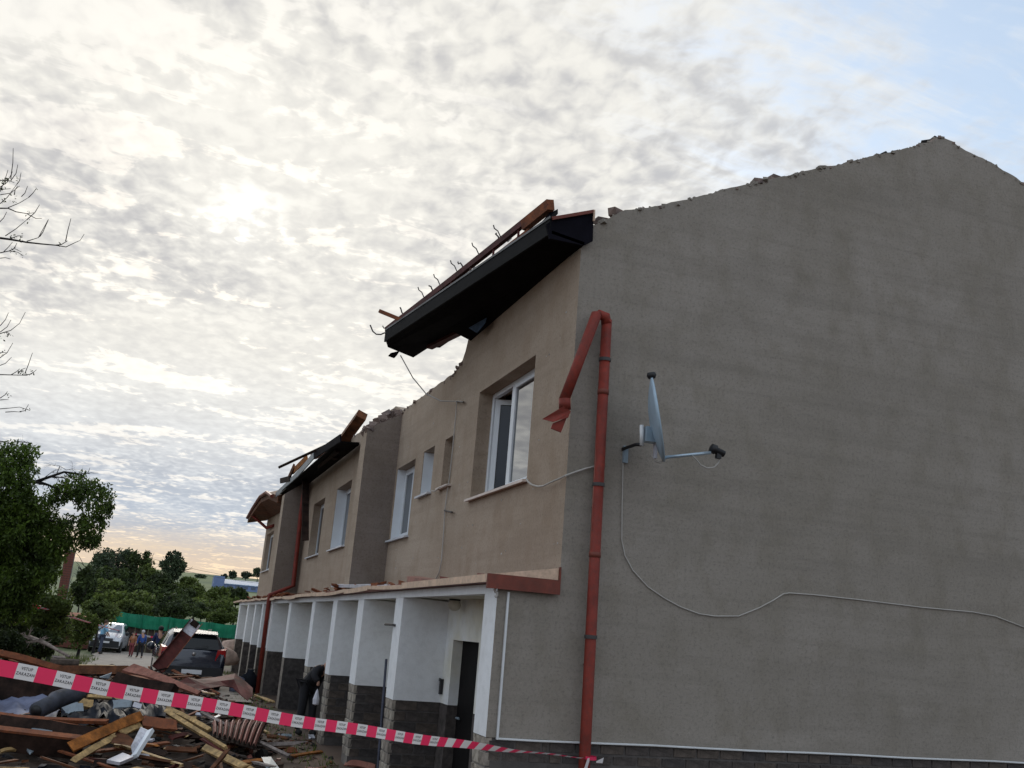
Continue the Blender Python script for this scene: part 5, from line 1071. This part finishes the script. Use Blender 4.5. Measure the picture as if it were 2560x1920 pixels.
for x, y, r in ((25, 1145, 46), (72, 1130, 26), (15, 1225, 62), (70, 1170, 22), (100, 1270, 40), (150, 1230, 30), (196, 1215, 40), (236, 1240, 46), (262, 1275, 24), (100, 1345, 70), (25, 1330, 80), (185, 1325, 48), (232, 1310, 34), (125, 1385, 36), (55, 1420, 80), (222, 1352, 20), (10, 1470, 60), (110, 1432, 30), (-60, 1180, 90), (-60, 1320, 110), (60, 1270, 50), (240, 1345, 12), (272, 1262, 10), (40, 1500, 50)):
    c = onY(x, y, 27+random.uniform(-.5, .5)); R = r*27.5/2400; n = int((24+900*R*R*1.35)*(1.9 if (x, y) in DENSE else 1))
    s0 = blob(c, (R, R*1.1, R*.92), n, .25, 5.0, x)
    for q in s0:
        k = random.randint(2, 5); dz = random.uniform(.03, .05)
        for j in range(k): CC.append((q[0]+random.gauss(0, .03), q[1]+random.gauss(0, .03), q[2]-dz*j))
CC = np.array(CC); leaves_mesh('crown', CC, .105, LEAF_N, tr, .42, .9)
# bare tree reaching in from the left
bt = thing('bare_tree', (-4.9, 14.5, 0), 'leafless tree reaching its twigs in at the left edge against the sky', 'tree')
MB().tube([(-4.9, 14.5, -.1), (-4.8, 14.4, 2.5), (-4.6, 14.2, 5.2), (-4.4, 14.1, 7.6), (-4.3, 14.0, 9.0)], [.16, .14, .11, .07, .03], 9).build('trunk', BARK_D, bt, smooth=True)
tw = MB(); B_ = lambda x, y: onY(x*.4459, 340+y*.4459, 14)
def bough(pts, r, twigs=()):
    q = [B_(*p_) for p_ in pts]; tw.tube(q, [max(.0035, r*(1-.8*i/(len(q)-1))) for i in range(len(q))], 5)
def tfine(a, b, c=None, r=.0055): tw.tube([B_(*a)]+([B_(*c)] if c else [])+[B_(*b)], [r, r*.75, r*.5][:3 if c else 2], 4)
bough(((-700, 300), (-300, 480), (-120, 555), (0, 572), (60, 580), (150, 596), (230, 605), (310, 612), (345, 608), (378, 588)), .022)
bough(((310, 612), (370, 622), (420, 598), (450, 585), (472, 550)), .008)
for a, c, b in (((368, 590), (380, 530), (398, 462)), ((150, 590), (215, 570), (270, 470)), ((30, 560), (90, 520), (150, 470)), ((150, 470), (195, 430), (222, 385)), ((60, 575), (100, 560), (130, 560)), ((222, 565), (240, 540), (272, 468))): tfine(a, b, c, .007)
bough(((-700, 250), (-300, 360), (-100, 405), (0, 405), (45, 405), (90, 425), (150, 435), (195, 430)), .016)
for a, c, b in (((45, 402), (110, 375), (160, 345)), ((160, 345), (185, 320), (205, 292)), ((0, 380), (40, 345), (95, 270)), ((95, 270), (110, 250), (118, 205)), ((0, 330), (60, 320), (110, 280)), ((-20, 300), (40, 260), (70, 200)), ((60, 240), (72, 150), (74, 68)), ((60, 250), (90, 210), (100, 160)), ((0, 300), (20, 270), (45, 190)), ((120, 340), (140, 320), (155, 280)), ((150, 435), (200, 462), (235, 462)), ((-10, 490), (20, 460), (38, 425)), ((80, 330), (85, 300), (100, 280)), ((0, 250), (50, 250), (80, 262)), ((-30, 330), (10, 300), (60, 295))): tfine(a, b, c, .0065)
bough(((-500, 640), (-200, 660), (0, 655), (50, 645), (100, 652), (130, 672)), .011)
for a, c, b in (((20, 650), (50, 620), (70, 595)), ((50, 645), (80, 630), (120, 650)), ((0, 685), (30, 682), (60, 690)), ((70, 640), (85, 620), (95, 600))): tfine(a, b, c, .006)
bough(((-500, 1060), (-200, 1110), (0, 1108), (60, 1090), (110, 1050), (142, 988)), .010)
for a, c, b in (((0, 1065), (30, 1030), (48, 990)), ((0, 1100), (40, 1070), (62, 1030)), ((30, 1100), (50, 1105), (60, 1120)), ((-10, 1250), (40, 1215), (72, 1160)), ((-10, 1290), (30, 1275), (65, 1240)), ((0, 1215), (15, 1215), (40, 1215))): tfine(a, b, c, .006)
bough(((-500, 1280), (-200, 1330), (0, 1338), (80, 1340), (150, 1342), (190, 1325)), .011)
for a, c, b in (((140, 1330), (160, 1280), (182, 1215)), ((100, 1335), (120, 1310), (145, 1300)), ((130, 1340), (175, 1335), (205, 1310)), ((60, 1340), (95, 1320), (110, 1305))): tfine(a, b, c, .006)
bough(((-500, 1480), (-200, 1520), (0, 1530), (60, 1525), (110, 1520), (165, 1538)), .009)
for a, c, b in (((0, 1470), (30, 1450), (42, 1432)), ((0, 1480), (25, 1478), (45, 1478)), ((110, 1545), (140, 1540), (160, 1505)), ((30, 1548), (80, 1545), (120, 1548))): tfine(a, b, c, .006)
tw.build('branches', BARK_D, bt)
lc_ = []
for x, y, n in ((40, 245, 26), (10, 300, 22), (20, 255, 16), (110, 570, 14), (75, 560, 10), (150, 480, 8), (205, 292, 4), (145, 435, 5), (80, 640, 12), (125, 665, 5), (50, 1115, 10), (5, 1135, 8), (115, 1320, 14), (130, 1330, 8), (180, 1330, 6), (8, 1215, 10), (155, 1538, 8), (40, 1460, 6), (100, 240, 5), (60, 330, 10), (20, 360, 10), (85, 365, 8), (330, 608, 4)):
    for _ in range(n): lc_.append(B_(x+random.gauss(0, 11), y+random.gauss(0, 9)))
tag(leaves_mesh('leaves', np.array([tuple(q) for q in lc_]), .034, LEAF_D, bt, .5), kind='stuff')
# shrubs: helper in picture measures turned into real places
def bush(name, lab, cat, px, py, rx, ry, y, m, n, size, grp=None, trunk=True, asp=.55, m2=None):
    c = onY(px, py, y); R = np.array((rx*y/2320, rx*y/2320*.8, ry*y/2320)); gz = ground_z(c.x, y)
    root = thing(name, (c.x, y, gz), lab, cat, grp)
    zb = c.z-R[2]*.6
    mb = MB(); mb.tube([(c.x, y, gz-.2), (c.x+.05*R[0], y, (gz+zb)/2+.05), (c.x, y, max(zb, gz+.15)+.3*R[2])], [.06*R[0]+.03, .05*R[0]+.02, .02], 6)
    for _ in range(6): twig(mb, (c.x, y, max(zb, gz+.1)), (random.gauss(0, .7), random.gauss(0, .5), 1), R[2]*1.0, .03*R[0]+.01, 1)
    mb.build('trunk' if trunk else 'stem', BARK_D, root)
    parts = [blob((c.x, y, c.z-.12*R[2]), R*np.array((.74, .74, .66)), int(n*.45), .3, 2.2, px)]
    for j in range(8):
        a = rng.normal(size=3); a /= np.linalg.norm(a); cc = np.array((c.x, y, c.z))+a*R*.62; parts.append(blob(cc, R*rng.uniform(.25, .48), int(n*.07), .3, 2.2, px+j))
    
    for j in range(9):
        a = rng.normal(size=3); a /= np.linalg.norm(a); a[2] = abs(a[2])*.8-.15; cc = np.array((c.x, y, c.z))+a*R*rng.uniform(.7, .98); parts.append(blob(cc, R*rng.uniform(.14, .30), int(n*.035), .2, 2.2, px+j+50))
    P_ = np.concatenate(parts); leaves_mesh('crown', P_, size, m, root, asp)
    return root
far_trees = [('tall bluish round tree at the left of the distant hillside group', 250, 1425, 40, 58, 118, LEAF_B), ('tallest dark tree in the middle of the distant hillside group', 300, 1412, 42, 50, 122, LEAF_B), ('dark rounded tree at the right shoulder of the distant group', 345, 1420, 34, 55, 116, LEAF_D),
             ('lone open crowned tree standing above the distant bushes', 432, 1412, 30, 40, 125, LEAF_B), ('low dark tree below the lone open crowned tree', 395, 1468, 36, 34, 112, LEAF_D), ('broad mid green tree in front of the hillside group', 275, 1488, 50, 42, 100, LEAF_M), ('dark green tree in front of the hillside group right side', 345, 1492, 46, 44, 98, LEAF_D),
             ('very dark low tree left of the green field', 435, 1490, 48, 34, 96, LEAF_D), ('leafy tree below the green field strip', 490, 1488, 36, 28, 100, LEAF_M), ('light topped tree under the blue shed', 545, 1500, 44, 30, 95, LEAF_M), ('small dark tree against the corner of the house', 592, 1490, 30, 26, 104, LEAF_D), ('dark leafy tree left behind the brick chimney', 205, 1470, 30, 50, 80, LEAF_D), ('wide dark thicket tree over the left half of the netting', 320, 1512, 70, 34, 84, LEAF_M), ('wide dark thicket tree over the middle of the netting', 430, 1518, 60, 32, 86, LEAF_D), ('wide dark thicket tree behind the left shoulder of the slope', 285, 1455, 60, 46, 108, LEAF_D), ('mid green leaning tree between the tall dark trees and the lone one', 372, 1448, 34, 40, 114, LEAF_M), ('low olive tree right of the lone open crowned tree', 462, 1468, 34, 26, 118, LEAF_M), ('wide green thicket tree between netting and blue shed', 520, 1518, 62, 28, 88, LEAF_M)]
for lab, x, y, rx, ry, d, m in far_trees: bush('broad_tree', lab, 'tree', x, y, rx, ry, d, m, 2600 if rx < 45 else 3400, .34, 'trees on the slope beyond the fence')
sh = [('light yellow green bush just over the green netting at right', 552, 1541, 42, 20, 66, LEAF_L, 2600, .17), ('dark bush behind the middle of the green netting', 440, 1525, 55, 26, 72, LEAF_D, 2600, .2), ('green bush behind the left part of the green netting', 330, 1520, 46, 26, 70, LEAF_M, 2600, .2), ('dull green bush at the left end of the netting', 250, 1530, 40, 36, 56, LEAF_M, 3000, .15),
      ('bright green bush under the big leafy tree', 118, 1528, 60, 62, 31.5, LEAF_L, 5200, .10), ('dark bush left of the bright green bush', 35, 1550, 60, 50, 33, LEAF_D, 3600, .11), ('green bush above the fallen branch', 135, 1560, 56, 42, 38, LEAF_M, 3600, .11), ('olive bush between the fallen branch and the silver car', 205, 1572, 42, 46, 44, LEAF_L, 3600, .11), ('dark low bush at the left edge below the tree', 20, 1620, 60, 40, 29, LEAF_D, 3600, .09), ('dark bush at the foot of the big leafy tree', 90, 1610, 50, 36, 31, LEAF_D, 3600, .09), ('dark bush right behind the far end of the netting', 505, 1528, 30, 22, 75, LEAF_D, 1800, .2)]
for lab, x, y, rx, ry, d, m, n, s in sh: bush('bush', lab, 'bush', x, y, rx, ry, d, m, n, s, 'bushes along the road and fence', False)
sk_ = [('round dark tree left of three on the far skyline', 581, 1437, 11, 11), ('dark tree middle of three on the far skyline', 615, 1437, 13, 11), ('dark tree right of three on the far skyline, touching the house', 645, 1432, 15, 14), ('low hedge like tree on the far field edge', 500, 1441, 16, 5), ('small far tree beside the blue shed gable', 561, 1441, 7, 7)]
for lab, x, y, rx, ry in sk_: bush('skyline_tree', lab, 'tree', x, y, rx, ry, 470, LEAF_B, 500, 1.0, 'trees on the far skyline')
# grass tufts at the road verge
gp = MB()
for i in range(2600):
    x, y = (random.uniform(-4.6, -2.0), random.uniform(24, 46)) if i < 1800 else (random.uniform(2.2, 2.9), random.uniform(14, 40))
    z = ground_z(x, y); a = random.uniform(0, 6.3); h_ = random.uniform(.08, .30)*(1 if i < 1800 else .5); dx, dy = math.cos(a)*.012, math.sin(a)*.012; lx, ly = random.gauss(0, .06), random.gauss(0, .06)
    gp.face([(x-dx, y-dy, z-.02), (x+dx, y+dy, z-.02), (x+lx, y+ly, z+h_)])
tag(gp.build('grass', LEAF_L), kind='stuff')
# green netting fence
NET = mat('netting_green', (.015, .20, .115), .7, var=.25, scale=1.2, trans=.35, col2=(.010, .13, .08)); POST = mat('fence_post', (.06, .07, .05), .8); BOARD = mat('fence_board', (.075, .05, .04), .85, var=.3, scale=2)
nf = thing('netting_fence', (0, 62, -.5), 'fence hung with bright green shade netting behind the cars', 'fence')
nx_ = [(268, 1522), (295, 1527), (358, 1537), (425, 1543), (474, 1548), (530, 1556), (590, 1562), (640, 1567)]
tops = [onY(x, y, 62) for x, y in nx_]; bots = [onY(x, y, 62) for x, y in ((266, 1558), (290, 1560), (355, 1572), (420, 1578), (470, 1584), (525, 1592), (585, 1597), (636, 1603))]
for i in range(len(tops)-1):
    mb = MB(); n = 8
    for j in range(n):
        for q in range(3):
            def pt(a, b):
                u_ = tops[i].lerp(tops[i+1], a); l_ = bots[i].lerp(bots[i+1], a); r_ = u_.lerp(l_, b); r_.y += .09*math.sin(a*19+i)+.05*math.sin(b*5+i*2); r_.z -= .05*math.sin(math.pi*a)*(1-b); return r_
            mb.face([pt(j/n, q/3), pt(j/n, (q+1)/3), pt((j+1)/n, (q+1)/3), pt((j+1)/n, q/3)])
    mb.build('net_panel', NET, nf, smooth=True)
for i, q in enumerate(tops): MB().tube([(q.x, 62.12, ground_z(q.x, 62)-.1), (q.x, 62.12, q.z+.05)], .035, 6).build('post', POST, nf)
for i in range(len(bots)-1):
    for j in range(4):
        a, b = bots[i].lerp(bots[i+1], j/4), bots[i].lerp(bots[i+1], (j+.96)/4); g = ground_z(a.x, 62)
        MB().hexa([(a.x, 62.2, g-.05), (b.x, 62.2, g-.05), (b.x, 62.25, g-.05), (a.x, 62.25, g-.05), (a.x, 62.2, a.z+.10), (b.x, 62.2, b.z+.10), (b.x, 62.25, b.z+.10), (a.x, 62.25, a.z+.10)]).build('board', BOARD, nf)
# brick chimney on a low house behind the tree
BRK = mat('chimney_brick', (.20, .075, .055), .9, var=.3, scale=1.5); ROOFO = mat('roof_orange', (.36, .15, .09), .8, var=.25, scale=1.2)
g = ground_z(-5.2, 60); cx = -5.15
bh = thing('brick_house', (cx, 60, g), 'low brick house with orange roof and red chimney behind the leafy tree', 'house')
MB().box((cx-6, 60.6, g), (cx+1.75, 66, .55)).build('wall', BRK, bh)
rf_ = MB(); rf_.prism([(cx-6.2, 60.3, .55), (cx+2.0, 60.3, .55), (cx+1.2, 63.2, 1.45), (cx-6.2, 63.2, 1.45)], (0, .05, -.14)); rf_.prism([(cx-6.2, 66.3, .55), (cx+2.0, 66.3, .55), (cx+1.2, 63.3, 1.45), (cx-6.2, 63.3, 1.45)], (0, -.02, -.14)); RFO = rf_.build('roof', ROOFO, bh)
ch = MB().box((cx-.24, 59.82, .2), (cx+.25, 60.28, 4.86)).build('chimney', MORTAR, bh); oo = ORG[bh.name]
BR = {}
for r in range(26):
    for s_ in range(3):
        l = .155; me_ = BR.setdefault('b', meshdata('brick', [(x, y, z) for z in (-.055, .055) for x, y in ((-.075, 0), (.075, 0), (.075, .05), (-.075, .05))], [(0, 1, 5, 4), (1, 2, 6, 5), (3, 0, 4, 7), (4, 5, 6, 7), (3, 2, 1, 0), (2, 3, 7, 6)], [BRK]))
        zz = 1.4+r*.131; link('brick', me_, ch, Vector((cx-.165+.162*s_+(.02 if r % 2 else 0), 59.79, zz))-oo)
# blue shed on the far field
BSH = mat('shed_blue_wall', (.16, .22, .42), .6, var=.1, scale=.3); BSR = mat('shed_blue_roof', (.20, .28, .40), .5, var=.1, scale=.3); SW = mat('shed_window', (.10, .13, .2), .3)
s0, s1 = onY(533, 1463, 400), onY(700, 1475, 400); gzs = s0.z
bs_ = thing('blue_shed', (s0.x+10, 404, gzs-1.5), 'long low blue industrial shed on the far slope', 'shed')
zt = onY(540, 1443, 400).z
MB().box((s0.x, 400, gzs-3), (s0.x+4, 412, zt+.6)).build('gable_block', BSH, bs_)
MB().box((s0.x+4, 401, gzs-3), (s1.x+12, 412, zt-2.2)).build('wall', BSH, bs_)
MB().prism([(s0.x+4, 400.6, zt-2.2), (s1.x+12, 400.6, zt-2.2), (s1.x+12, 406.5, zt-.4), (s0.x+4, 406.5, zt-.4)], (0, .2, .25)).build('roof', BSR, bs_)
for i in range(7): MB().box((s0.x+5.5+i*3, 400.9, zt-3.6), (s0.x+7.3+i*3, 400.99, zt-2.6)).build('window', SW, bs_)
# power line
pw = thing('power_line', (-20, 260, 5), 'pair of thin overhead wires crossing low over the far field', 'power line')
for dy_ in (0, 11):
    a, b = onY(330, 1383+dy_, 260), onY(760, 1462+dy_*.6, 260); MB().tube([a.lerp(b, k)-Vector((0, 0, 1.2*math.sin(math.pi*k))) for k in np.linspace(0, 1, 9)], .035, 4).build('wire', WIRE_D, pw)
for px_, a in ((330, 1383), (760, 1462)):
    q = onY(px_, a, 260); MB().tube([(q.x, 260, ground_z(q.x, 260)-1), (q.x, 260, q.z+.5)], .16, 6).build('pole', BARK, pw)
bpy.context.view_layer.update()
